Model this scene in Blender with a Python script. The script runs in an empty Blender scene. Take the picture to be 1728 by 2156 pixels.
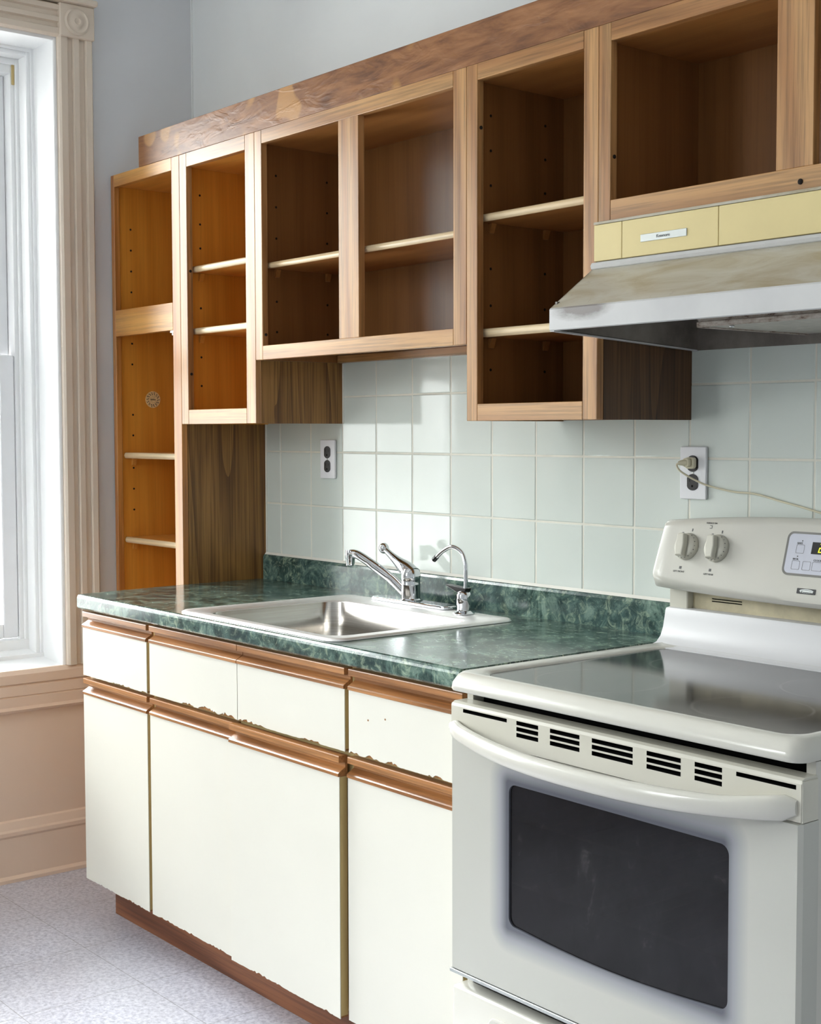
import bpy, bmesh, math, random
from mathutils import Vector, Matrix
random.seed(7)
S = bpy.context.scene
C = S.collection
PI = math.pi
FZ = 0.012            # floor level

# ------------------------------------------------------------------ camera
def setup_camera():
    yaw, pitch, roll = map(math.radians, (-51.0302, -3.2374, -0.1297))
    f = Vector((math.sin(yaw)*math.cos(pitch), math.cos(yaw)*math.cos(pitch), math.sin(pitch)))
    R = Vector((math.cos(yaw), -math.sin(yaw), 0)); U = R.cross(f)
    R2 = R*math.cos(roll)+U*math.sin(roll); U2 = -R*math.sin(roll)+U*math.cos(roll)
    cam = bpy.data.cameras.new('camera'); o = bpy.data.objects.new('camera', cam); C.objects.link(o)
    M = Matrix((( R2.x, U2.x, -f.x, 3.47133), (R2.y, U2.y, -f.y, -2.32471), (R2.z, U2.z, -f.z, 1.34351), (0, 0, 0, 1)))
    o.matrix_world = M
    cam.sensor_fit = 'VERTICAL'; cam.sensor_height = 36.0; cam.lens = 2964.15/2156*36.0
    cam.clip_start = 0.02
    S.camera = o
setup_camera()

# ------------------------------------------------------------------ world, daylight, exposure
EXPOSURE = 1.82
w = bpy.data.worlds.new('World'); S.world = w; w.use_nodes = True
def overcast_sky():
    """bright overcast dome: strongest overhead, paler towards the horizon, made-up bright ground below it to light the upper walls"""
    nt = w.node_tree; bg = nt.nodes['Background']
    tc = nt.nodes.new('ShaderNodeTexCoord'); sp = nt.nodes.new('ShaderNodeSeparateXYZ'); nt.links.new(tc.outputs['Generated'], sp.inputs[0])
    mr = nt.nodes.new('ShaderNodeMapRange'); mr.inputs[1].default_value = -1; mr.inputs[2].default_value = 1; nt.links.new(sp.outputs[2], mr.inputs[0])
    r = nt.nodes.new('ShaderNodeValToRGB'); e = r.color_ramp.elements
    e[0].position, e[0].color = 0.0, (0.34, 0.338, 0.33, 1)
    e[1].position, e[1].color = 1.0, (1.0, 0.992, 0.975, 1)
    for p, c in ((0.30, (0.30, 0.298, 0.29, 1)), (0.42, (0.20, 0.198, 0.193, 1)), (0.49, (0.125, 0.124, 0.12, 1)), (0.51, (0.15, 0.15, 0.148, 1)), (0.58, (0.26, 0.26, 0.257, 1)), (0.70, (0.64, 0.638, 0.63, 1))):
        k = e.new(p); k.color = c
    nt.links.new(mr.outputs[0], r.inputs[0]); nt.links.new(r.outputs[0], bg.inputs[0]); bg.inputs[1].default_value = SKY
SKY = 16.0
overcast_sky()
S.view_settings.view_transform = 'Standard'; S.view_settings.look = 'None'
S.view_settings.gamma = 1; S.view_settings.use_curve_mapping = False
S.view_settings.exposure = EXPOSURE
XW = -0.50            # left wall face
WIN = [(-1.40, -0.465, 0.628, 2.518), (-2.72, -1.63, 0.628, 2.518)]     # y0,y1,z0,z1 in the left wall
FILL_WIN = (0.25, 0.80, 1.25, 2.6)                                             # x0,x1,z0,z1 of the added fill opening in the front wall
def portal(name, loc, rot, sx, sy):
    l = bpy.data.lights.new(name, 'AREA'); l.shape = 'RECTANGLE'; l.size = sx; l.size_y = sy
    l.cycles.is_portal = True
    o = bpy.data.objects.new(name, l); C.objects.link(o); o.location = loc; o.rotation_euler = rot
for i, (a, b, c, d) in enumerate(WIN):
    portal('window_daylight', (XW-0.33, (a+b)/2, (c+d)/2), (0, -PI/2, 0), d-c, b-a)
portal('window_daylight', ((FILL_WIN[0]+FILL_WIN[1])/2, -3.73, (FILL_WIN[2]+FILL_WIN[3])/2), (PI/2, 0, 0), FILL_WIN[1]-FILL_WIN[0], FILL_WIN[3]-FILL_WIN[2])  # portal at the added fill window

# ------------------------------------------------------------------ colours and materials
def lin(c):
    c = c/255.0
    return c/12.92 if c <= 0.04045 else ((c+0.055)/1.055)**2.4
def rgb(r, g, b): return (lin(r), lin(g), lin(b), 1)
class NT:
    def __init__(s, name):
        s.m = bpy.data.materials.new(name); s.m.use_nodes = True
        s.t = s.m.node_tree; s.b = s.t.nodes['Principled BSDF']; s.o = s.t.nodes['Material Output']
    def n(s, typ, **kw):
        x = s.t.nodes.new(typ)
        for k, v in kw.items():
            if k.startswith('i_'): x.inputs[int(k[2:])].default_value = v
            else: setattr(x, k, v)
        return x
    def l(s, a, b): s.t.links.new(a, b)
    def coords(s, scale=(1, 1, 1), loc=(0, 0, 0), rot=(0, 0, 0)):
        tc = s.n('ShaderNodeTexCoord'); mp = s.n('ShaderNodeMapping')
        mp.inputs['Scale'].default_value = scale; mp.inputs['Location'].default_value = loc; mp.inputs['Rotation'].default_value = rot
        s.l(tc.outputs['Object'], mp.inputs['Vector']); return mp.outputs[0]
    def noise(s, vec, scale=1, detail=4, rough=0.55, dist=0):
        x = s.n('ShaderNodeTexNoise'); x.inputs['Scale'].default_value = scale; x.inputs['Detail'].default_value = detail
        x.inputs['Roughness'].default_value = rough; x.inputs['Distortion'].default_value = dist
        s.l(vec, x.inputs['Vector']); return x.outputs['Fac']
    def ramp(s, fac, stops, interp='LINEAR'):
        r = s.n('ShaderNodeValToRGB'); r.color_ramp.interpolation = interp
        e = r.color_ramp.elements
        e[0].position, e[0].color = stops[0]; e[1].position, e[1].color = stops[-1]
        for p, c in stops[1:-1]:
            k = e.new(p); k.color = c
        s.l(fac, r.inputs['Fac']); return r.outputs['Color']
    def mix(s, fac, a, b, mode='MIX'):
        x = s.n('ShaderNodeMix', data_type='RGBA', blend_type=mode)
        for sock, v in ((x.inputs[0], fac), (x.inputs[6], a), (x.inputs[7], b)):
            if hasattr(v, 'is_linked'): s.l(v, sock)
            else: sock.default_value = v
        return x.outputs[2]
    def math(s, op, a, b=None, clamp=False):
        x = s.n('ShaderNodeMath', operation=op, use_clamp=clamp)
        for i, v in enumerate((a, b)):
            if v is None: continue
            if hasattr(v, 'is_linked'): s.l(v, x.inputs[i])
            else: x.inputs[i].default_value = v
        return x.outputs[0]
    def bump(s, h, strength=0.2, dist=0.002):
        x = s.n('ShaderNodeBump'); x.inputs['Strength'].default_value = strength; x.inputs['Distance'].default_value = dist
        s.l(h, x.inputs['Height']); s.l(x.outputs[0], s.b.inputs['Normal'])
    def set(s, **kw):
        for k, v in kw.items():
            k = k.replace('_', ' ')
            sock = s.b.inputs[k]
            if hasattr(v, 'is_linked'): s.l(v, sock)
            else: sock.default_value = v
        return s.m
W1 = (1, 1, 1, 1); K0 = (0, 0, 0, 1)

def plain(name, col, rough=0.5, metal=0, wear=0.06, wscale=6, spec=0.5, coat=0, bump=0, bscale=60):
    t = NT(name); v = t.coords()
    f = t.noise(v, wscale, 5, 0.6)
    a = tuple(x*(1-wear) for x in col[:3])+(1,); b = tuple(min(1, x*(1+wear)) for x in col[:3])+(1,)
    c = t.ramp(f, [(0.3, a), (0.7, b)])
    if bump: t.bump(t.noise(v, bscale, 3), bump, 0.001)
    t.set(Base_Color=c, Roughness=rough, Metallic=metal, Specular_IOR_Level=spec, Coat_Weight=coat)
    return t.m

def wood(name, light, dark, axis='z', rough=0.4, ring=0.5, pores=0.5, coat=0.0, seed=0.0, fine=1.0):
    t = NT(name)
    ax = 'xyz'.index(axis)
    def sc(across, along):
        s = [across]*3; s[ax] = along; return tuple(s)
    loc = (seed*3.1, seed*1.7, seed*2.3)
    v1 = t.coords(sc(16*fine, 1.1), loc); v2 = t.coords(sc(150*fine, 3.5), loc); v3 = t.coords(sc(5, .8), loc)
    big = t.noise(v3, 1, 2, 0.5)
    wv = t.n('ShaderNodeTexWave', wave_type='BANDS', bands_direction='DIAGONAL')
    wv.inputs['Scale'].default_value = 0.55; wv.inputs['Distortion'].default_value = 7.0; wv.inputs['Detail'].default_value = 3
    wv.inputs['Detail Scale'].default_value = 0.7; t.l(v1, wv.inputs['Vector'])
    fineN = t.noise(v2, 1, 4, 0.65)
    a = t.math('MULTIPLY', wv.outputs['Fac'], ring)
    s = t.math('ADD', a, t.math('MULTIPLY', big, 1-ring))
    col = t.ramp(s, [(0.15, dark), (0.75, light)])
    p = t.ramp(fineN, [(0.36, (1-pores, 1-pores, 1-pores, 1)), (0.56, W1)])
    col = t.mix(1.0, col, p, 'MULTIPLY')
    t.bump(fineN, 0.12, 0.0006)
    t.set(Base_Color=col, Roughness=rough, Coat_Weight=coat, Coat_Roughness=0.25)
    return t.m

def cathedral(name, light, dark, rough=0.42, seed=0.0):
    """dark oak veneer panel in the y-z plane, long arched grain"""
    t = NT(name)
    v = t.coords((1, 4.5, 0.45), (0, seed, seed*.7))
    n = t.noise(v, 1.0, 2, 0.45)
    w2 = t.n('ShaderNodeTexWave', wave_type='BANDS', bands_direction='X', wave_profile='SAW')
    cx = t.n('ShaderNodeCombineXYZ'); t.l(t.math('MULTIPLY', n, 1.0), cx.inputs[0])
    w2.inputs['Scale'].default_value = 3.4; t.l(cx.outputs[0], w2.inputs['Vector'])
    v2 = t.coords((1, 170, 3)); fn = t.noise(v2, 1, 3, 0.6)
    c = t.ramp(w2.outputs['Fac'], [(0.0, light), (0.35, tuple((a+b)/2 for a, b in zip(light, dark))), (0.5, light), (0.98, dark)])
    c = t.mix(0.75, c, t.ramp(fn, [(0.38, (0.42, 0.38, 0.34, 1)), (0.6, W1)]), 'MULTIPLY')
    t.bump(fn, 0.12, 0.0006)
    t.set(Base_Color=c, Roughness=rough)
    return t.m

OAK_V = wood('oak_upright', rgb(196, 149, 97), rgb(156, 104, 59), 'z', 0.34, 0.45, 0.40, coat=0.2)
OAK_H = wood('oak_level', rgb(196, 149, 95), rgb(154, 102, 56), 'x', 0.34, 0.45, 0.40, coat=0.2, seed=1)
OAK_EDGE = wood('pale_shelf_edge', rgb(236, 214, 176), rgb(214, 184, 140), 'x', 0.35, 0.4, 0.2, seed=2)
OAK_RED = wood('red_oak_rail', rgb(188, 132, 82), rgb(146, 94, 52), 'x', 0.30, 0.4, 0.4, coat=0.3, seed=3)
OAK_TOE = wood('toe_oak', rgb(150, 96, 64), rgb(112, 66, 42), 'x', 0.45, 0.5, 0.35, seed=4)
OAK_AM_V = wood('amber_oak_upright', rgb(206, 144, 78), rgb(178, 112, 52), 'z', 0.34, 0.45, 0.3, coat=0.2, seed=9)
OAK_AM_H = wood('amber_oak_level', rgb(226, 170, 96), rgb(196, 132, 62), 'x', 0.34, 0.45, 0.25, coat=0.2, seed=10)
AMBER_V = wood('amber_birch', rgb(226, 156, 62), rgb(208, 134, 44), 'z', 0.38, 0.25, 0.10, seed=5)  # amber varnish, made more orange for window light bouncing inside
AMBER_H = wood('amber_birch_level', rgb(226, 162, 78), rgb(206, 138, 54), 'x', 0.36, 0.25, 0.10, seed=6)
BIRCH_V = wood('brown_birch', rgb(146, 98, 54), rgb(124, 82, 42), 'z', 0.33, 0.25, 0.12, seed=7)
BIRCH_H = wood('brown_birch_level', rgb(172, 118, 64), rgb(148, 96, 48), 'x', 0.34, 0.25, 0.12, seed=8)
DARKOAK = cathedral('dark_oak_veneer', rgb(166, 121, 64), rgb(118, 79, 38))
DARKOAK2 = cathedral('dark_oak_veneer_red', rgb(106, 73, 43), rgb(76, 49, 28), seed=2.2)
HOLE = plain('dark_hole', rgb(26, 16, 10), 0.9, wear=0)
CORE = plain('chipboard_core', rgb(150, 104, 58), 0.9, wear=0.3, wscale=120)
FRAME_TAN = plain('tan_frame', rgb(196, 172, 118), 0.55, wear=0.08)
CREAM = plain('cream_laminate', rgb(227, 225, 214), 0.36, wear=0.015, wscale=3)
CARCASS = plain('carcass', rgb(170, 140, 100), 0.7)

def mat_board():
    t = NT('stained_plywood')
    v1 = t.coords((2.2, 1, 16)); v3 = t.coords((1, 1, 1))
    n1 = t.noise(v1, 1.6, 4, 0.6, 1.6)
    n2 = t.noise(t.coords((8, 1, 60)), 1, 4, 0.6)
    c = t.ramp(n1, [(0.32, rgb(104, 64, 38)), (0.5, rgb(146, 98, 60)), (0.66, rgb(166, 116, 76))])
    c = t.mix(0.6, c, t.ramp(n2, [(0.35, (0.62, 0.56, 0.52, 1)), (0.6, W1)]), 'MULTIPLY')
    patch = t.ramp(t.noise(v3, 8.5, 1, 0.4, .1), [(0.63, K0), (0.68, W1)])
    c = t.mix(t.math('MULTIPLY', patch, 0.6), c, rgb(196, 146, 84))
    h = t.ramp(t.noise(t.coords((6, 1, 16)), 1.4, 3, 0.6, 1.0), [(0.45, K0), (0.75, W1)])
    t.bump(t.math('ADD', h, t.math('MULTIPLY', n2, 0.2)), 0.3, 0.003)
    return t.set(Base_Color=c, Roughness=0.36)
BOARD = mat_board()

def mat_counter():
    t = NT('green_marble_laminate')
    v = t.coords((1, 1, 1))
    n1 = t.noise(v, 11, 6, 0.7, 1.2); n2 = t.noise(t.coords((1.0, 1.5, 1.0), (3, 1, 0)), 30, 6, 0.75, 1.5); n3 = t.noise(v, 6, 3, 0.5)
    c = t.ramp(n1, [(0.36, rgb(32, 48, 46)), (0.5, rgb(68, 92, 85)), (0.64, rgb(124, 148, 136))])
    c = t.mix(t.ramp(n2, [(0.52, K0), (0.68, (.75, .75, .75, 1))]), c, rgb(176, 194, 166))
    c = t.mix(t.ramp(n2, [(0.34, (.7, .7, .7, 1)), (0.44, K0)]), c, rgb(12, 26, 24))
    c = t.mix(t.ramp(n3, [(0.4, K0), (0.65, (.3, .3, .3, 1))]), c, rgb(66, 92, 96))
    t.bump(t.noise(v, 120, 2), 0.05, 0.0004)
    return t.set(Base_Color=c, Roughness=0.17, Specular_IOR_Level=0.38)
COUNTER = mat_counter()

def mat_tile():
    t = NT('pale_green_tile')
    v = t.coords()
    c = t.ramp(t.noise(v, 3.0, 3), [(0.3, rgb(213, 221, 215)), (0.7, rgb(222, 228, 222))])
    t.bump(t.noise(v, 9, 2, 0.4), 0.10, 0.004)
    return t.set(Base_Color=c, Roughness=0.08, Specular_IOR_Level=0.45)
TILE = mat_tile()
GROUT = plain('grout', rgb(226, 224, 212), 0.8, wear=0.08, wscale=14)
CAULK = plain('white_caulk', rgb(232, 230, 222), 0.5, wear=0.05)

def mat_wall(name, a, b, sc=2.5):
    t = NT(name); v = t.coords()
    c = t.ramp(t.noise(v, sc, 4, 0.6), [(0.3, a), (0.7, b)])
    t.bump(t.noise(v, 90, 3), 0.06, 0.001)
    return t.set(Base_Color=c, Roughness=0.6)
WALL = mat_wall('grey_white_paint', rgb(230, 233, 234), rgb(235, 238, 238))
WALLB = mat_wall('blue_grey_paint', rgb(214, 216, 220), rgb(219, 221, 225))
BEIGE = mat_wall('beige_paint', rgb(230, 205, 184), rgb(237, 212, 191), 1.6)
CASING = mat_wall('aged_cream_paint', rgb(218, 204, 188), rgb(226, 212, 196), 1.8)
WHITEP = mat_wall('white_gloss_paint', rgb(236, 237, 238), rgb(242, 243, 244))
CEIL = mat_wall('ceiling_paint', rgb(236, 236, 234), rgb(240, 240, 238))
SASH = plain('white_sash', rgb(232, 233, 236), 0.35, wear=0.02)

def mat_floor():
    t = NT('vinyl_tile')
    v = t.coords()
    n = t.noise(v, 95, 4, 0.7); n2 = t.noise(v, 2.2, 3)
    c = t.ramp(n, [(0.36, rgb(172, 173, 188)), (0.5, rgb(202, 203, 217)), (0.64, rgb(224, 225, 236))])
    c = t.mix(t.ramp(n2, [(0.4, (.25, .25, .25, 1)), (0.6, K0)]), c, rgb(176, 172, 176))
    sp = t.n('ShaderNodeSeparateXYZ'); t.l(v, sp.inputs[0])
    seams = None
    for out, off in ((sp.outputs[0], 0.155), (sp.outputs[1], -0.7315)):
        fr = t.math('FRACT', t.math('ADD', t.math('DIVIDE', t.math('SUBTRACT', out, off), 0.3075), 20.5))
        s = t.math('LESS_THAN', t.math('ABSOLUTE', t.math('SUBTRACT', fr, 0.5)), 0.0032)
        seams = s if seams is None else t.math('MAXIMUM', seams, s)
    c = t.mix(t.math('MULTIPLY', seams, 0.55), c, rgb(96, 92, 96))
    t.bump(n, 0.06, 0.0008)
    return t.set(Base_Color=c, Roughness=0.32)
FLOOR = mat_floor()

ENAMEL = plain('cream_enamel', rgb(208, 206, 197), 0.22, wear=0.015, wscale=3, coat=0.3)
ENAMEL_DOOR_W = plain('bisque_plastic', rgb(207, 204, 191), 0.3, wear=0.02)
WHITE_EN = plain('white_enamel', rgb(208, 208, 210), 0.4, wear=0.015, wscale=3, spec=0.35)
GREASY = plain('greasy_enamel', rgb(196, 186, 156), 0.5, wear=0.22, wscale=14)
BLACK = plain('black_gap', rgb(8, 8, 8), 0.9, wear=0, spec=0.1)
BLACKP = plain('black_plastic', rgb(22, 22, 24), 0.25, wear=0)
CHROME = plain('chrome', rgb(214, 216, 220), 0.07, 1.0, wear=0.01)
CHROME_R = plain('worn_chrome', rgb(200, 202, 204), 0.2, 1.0, wear=0.05)
STEEL = None
def mat_steel(name, lo, hi, ro):
    t = NT(name)
    n = t.noise(t.coords((6, 6, 300)), 1, 3)
    c = t.ramp(n, [(0.3, lo), (0.7, hi)])
    t.bump(n, 0.05, 0.0004)
    return t.set(Base_Color=c, Metallic=1.0, Roughness=ro)
STEEL = mat_steel('satin_steel_lit', rgb(240, 239, 237), rgb(250, 249, 248), 0.48)  # rim steel lightened to carry the window glare
STEEL_SHADED = mat_steel('brushed_steel_shaded', rgb(190, 185, 178), rgb(206, 202, 197), 0.24)  # same sink steel, darkened to carry the shade in the bowl
PLATE = plain('outlet_plate_white', rgb(232, 232, 236), 0.35, wear=0.02)
RECEPT = plain('brown_receptacle', rgb(24, 18, 18), 0.35, wear=0.05)
CORDM = plain('ivory_cord', rgb(214, 206, 180), 0.45, wear=0.08, wscale=30)
INK = plain('grey_ink', rgb(92, 92, 92), 0.6, wear=0)
INKD = plain('dark_ink', rgb(48, 48, 50), 0.6, wear=0)
GREYPANEL = plain('grey_keypad', rgb(200, 202, 214), 0.3, wear=0.02)
SILVER = plain('silver_badge', rgb(188, 192, 190), 0.35, 0.6, wear=0.05)
YELLOW = plain('yellowed_plastic', rgb(222, 204, 146), 0.42, wear=0.05, wscale=5)
PAPER = plain('paper_label', rgb(236, 204, 150), 0.7, wear=0.25, wscale=140)

def mat_hood():
    t = NT('grimy_hood_enamel'); v = t.coords()
    n = t.noise(t.coords((2.2, 9, 9)), 2.2, 5, 0.65, 0.8); n2 = t.noise(v, 40, 4, 0.7)
    c = t.ramp(n, [(0.34, rgb(168, 156, 130)), (0.52, rgb(186, 180, 164)), (0.68, rgb(196, 193, 182))])
    c = t.mix(t.ramp(n2, [(0.64, K0), (0.78, (.45, .45, .45, 1))]), c, rgb(120, 100, 84))
    return t.set(Base_Color=c, Roughness=0.34)
HOODM = mat_hood()
def mat_lip():
    """white lip with a sooty smear near its left end and along the top fold"""
    t = NT('hood_lip_enamel'); v = t.coords()
    c = t.ramp(t.noise(v, 7, 4), [(0.3, rgb(196, 196, 196)), (0.7, rgb(208, 208, 207))])
    sp = t.n('ShaderNodeSeparateXYZ'); t.l(v, sp.inputs[0])
    n = t.noise(t.coords((14, 20, 40)), 1, 5, 0.7)
    dx = t.math('DIVIDE', t.math('ADD', sp.outputs[0], 0.295), 0.085); dz = t.math('DIVIDE', t.math('SUBTRACT', sp.outputs[2], 0.060), 0.024)
    d = t.math('SUBTRACT', 1.25, t.math('SQRT', t.math('ADD', t.math('MULTIPLY', dx, dx), t.math('MULTIPLY', dz, dz))), True)
    f = t.ramp(t.math('MULTIPLY', d, t.math('MULTIPLY', n, 2.0)), [(0.25, K0), (0.9, W1)])
    c = t.mix(t.math('MULTIPLY', f, 0.75), c, rgb(96, 84, 78))
    return t.set(Base_Color=c, Roughness=0.3)
HOODLIP = mat_lip()
def mat_soot():
    t = NT('sooty_metal'); n = t.noise(t.coords(), 7, 6, 0.65)
    c = t.ramp(n, [(0.3, rgb(96, 88, 82)), (0.7, rgb(150, 142, 134))])
    return t.set(Base_Color=c, Roughness=0.5)
SOOT = mat_soot()
def mat_rust():
    t = NT('rusty_filter_tray'); n = t.noise(t.coords((30, 30, 90)), 1, 6, 0.75)
    c = t.ramp(n, [(0.36, rgb(84, 56, 44)), (0.44, rgb(150, 136, 124)), (0.7, rgb(196, 190, 182))])
    return t.set(Base_Color=c, Roughness=0.45)
RUST = mat_rust()
FILTER = plain('filter_mesh', rgb(178, 174, 166), 0.45, 0.3, wear=0.2, wscale=50)

def mat_glass():
    t = NT('window_glass')
    tr = t.n('ShaderNodeBsdfTransparent'); gl = t.n('ShaderNodeBsdfGlossy'); gl.inputs['Roughness'].default_value = 0.02
    tr.inputs[0].default_value = (0.93, 0.95, 0.95, 1)
    fr = t.n('ShaderNodeFresnel'); fr.inputs[0].default_value = 1.45
    mx = t.n('ShaderNodeMixShader'); t.l(fr.outputs[0], mx.inputs[0]); t.l(tr.outputs[0], mx.inputs[1]); t.l(gl.outputs[0], mx.inputs[2])
    t.l(mx.outputs[0], t.o.inputs[0]); return t.m
GLASS = mat_glass()
def mat_ovenglass():
    t = NT('smoked_oven_glass'); v = t.coords()
    tr = t.n('ShaderNodeBsdfTransparent'); tr.inputs[0].default_value = (0.32, 0.31, 0.31, 1)
    n = t.noise(t.coords((1, 1, 0.5)), 22, 6, 0.75, 1.0)
    t.set(Base_Color=t.ramp(n, [(0.4, rgb(34, 33, 35)), (0.62, rgb(44, 43, 46)), (0.74, rgb(92, 88, 88))]), Roughness=0.08)
    mx = t.n('ShaderNodeMixShader'); mx.inputs[0].default_value = 0.6
    t.l(tr.outputs[0], mx.inputs[1]); t.l(t.b.outputs[0], mx.inputs[2]); t.l(mx.outputs[0], t.o.inputs[0]); return t.m
OVENGLASS = mat_ovenglass()
OVENIN = plain('oven_enamel', rgb(40, 40, 44), 0.4, wear=0.3, wscale=40)
RACKM = plain('oven_rack_wire', rgb(190, 160, 96), 0.35, 0.8)
WINC = (1.9225, 0.6035, 0.243, 0.131)          # oven window centre x,z and half sizes
def mat_ovendoor():
    """white door glass with the printed dot border that darkens next to the window"""
    t = NT('white_oven_door'); tc = t.n('ShaderNodeTexCoord'); sp = t.n('ShaderNodeSeparateXYZ'); t.l(tc.outputs['Object'], sp.inputs[0])
    dx = t.math('MAXIMUM', t.math('SUBTRACT', t.math('ABSOLUTE', t.math('SUBTRACT', sp.outputs[0], WINC[0]-1.912)), WINC[2]-.01), 0)
    dz = t.math('MAXIMUM', t.math('SUBTRACT', t.math('ABSOLUTE', t.math('SUBTRACT', sp.outputs[2], WINC[1]-FZ)), WINC[3]-.004), 0)
    d = t.math('SQRT', t.math('ADD', t.math('MULTIPLY', dx, dx), t.math('MULTIPLY', dz, dz)))
    c = t.ramp(t.math('DIVIDE', d, 0.05), [(0.1, rgb(92, 94, 102)), (0.45, rgb(152, 154, 158)), (1.0, rgb(190, 190, 182))])
    return t.set(Base_Color=c, Roughness=0.14, Coat_Weight=0.2)
OVENDOOR = mat_ovendoor()
def mat_cooktop():
    t = NT('black_ceramic_cooktop'); v = t.coords()
    n = t.noise(v, 6, 6, 0.7, 1.5)
    c = t.ramp(n, [(0.35, rgb(24, 22, 23)), (0.7, rgb(62, 57, 58))])
    sp = t.n('ShaderNodeSeparateXYZ'); t.l(v, sp.inputs[0])
    rings = None
    for (cx, cy, r) in ((-0.16, -0.15, 0.115), (0.17, -0.15, 0.095), (-0.16, 0.11, 0.085), (0.17, 0.11, 0.11)):
        dx = t.math('SUBTRACT', sp.outputs[0], cx); dy = t.math('SUBTRACT', sp.outputs[1], cy)
        d = t.math('SQRT', t.math('ADD', t.math('MULTIPLY', dx, dx), t.math('MULTIPLY', dy, dy)))
        s = t.math('LESS_THAN', t.math('ABSOLUTE', t.math('SUBTRACT', d, r)), 0.0025)
        rings = s if rings is None else t.math('MAXIMUM', rings, s)
    c = t.mix(t.math('MULTIPLY', rings, 0.4), c, rgb(126, 118, 116))
    return t.set(Base_Color=c, Roughness=0.1, Specular_IOR_Level=0.42)
COOKTOP = mat_cooktop()
def mat_led():
    t = NT('lit_digit'); t.set(Base_Color=rgb(40, 50, 0), Emission_Color=rgb(226, 240, 20), Emission_Strength=0.55); return t.m
LED = mat_led()

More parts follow.
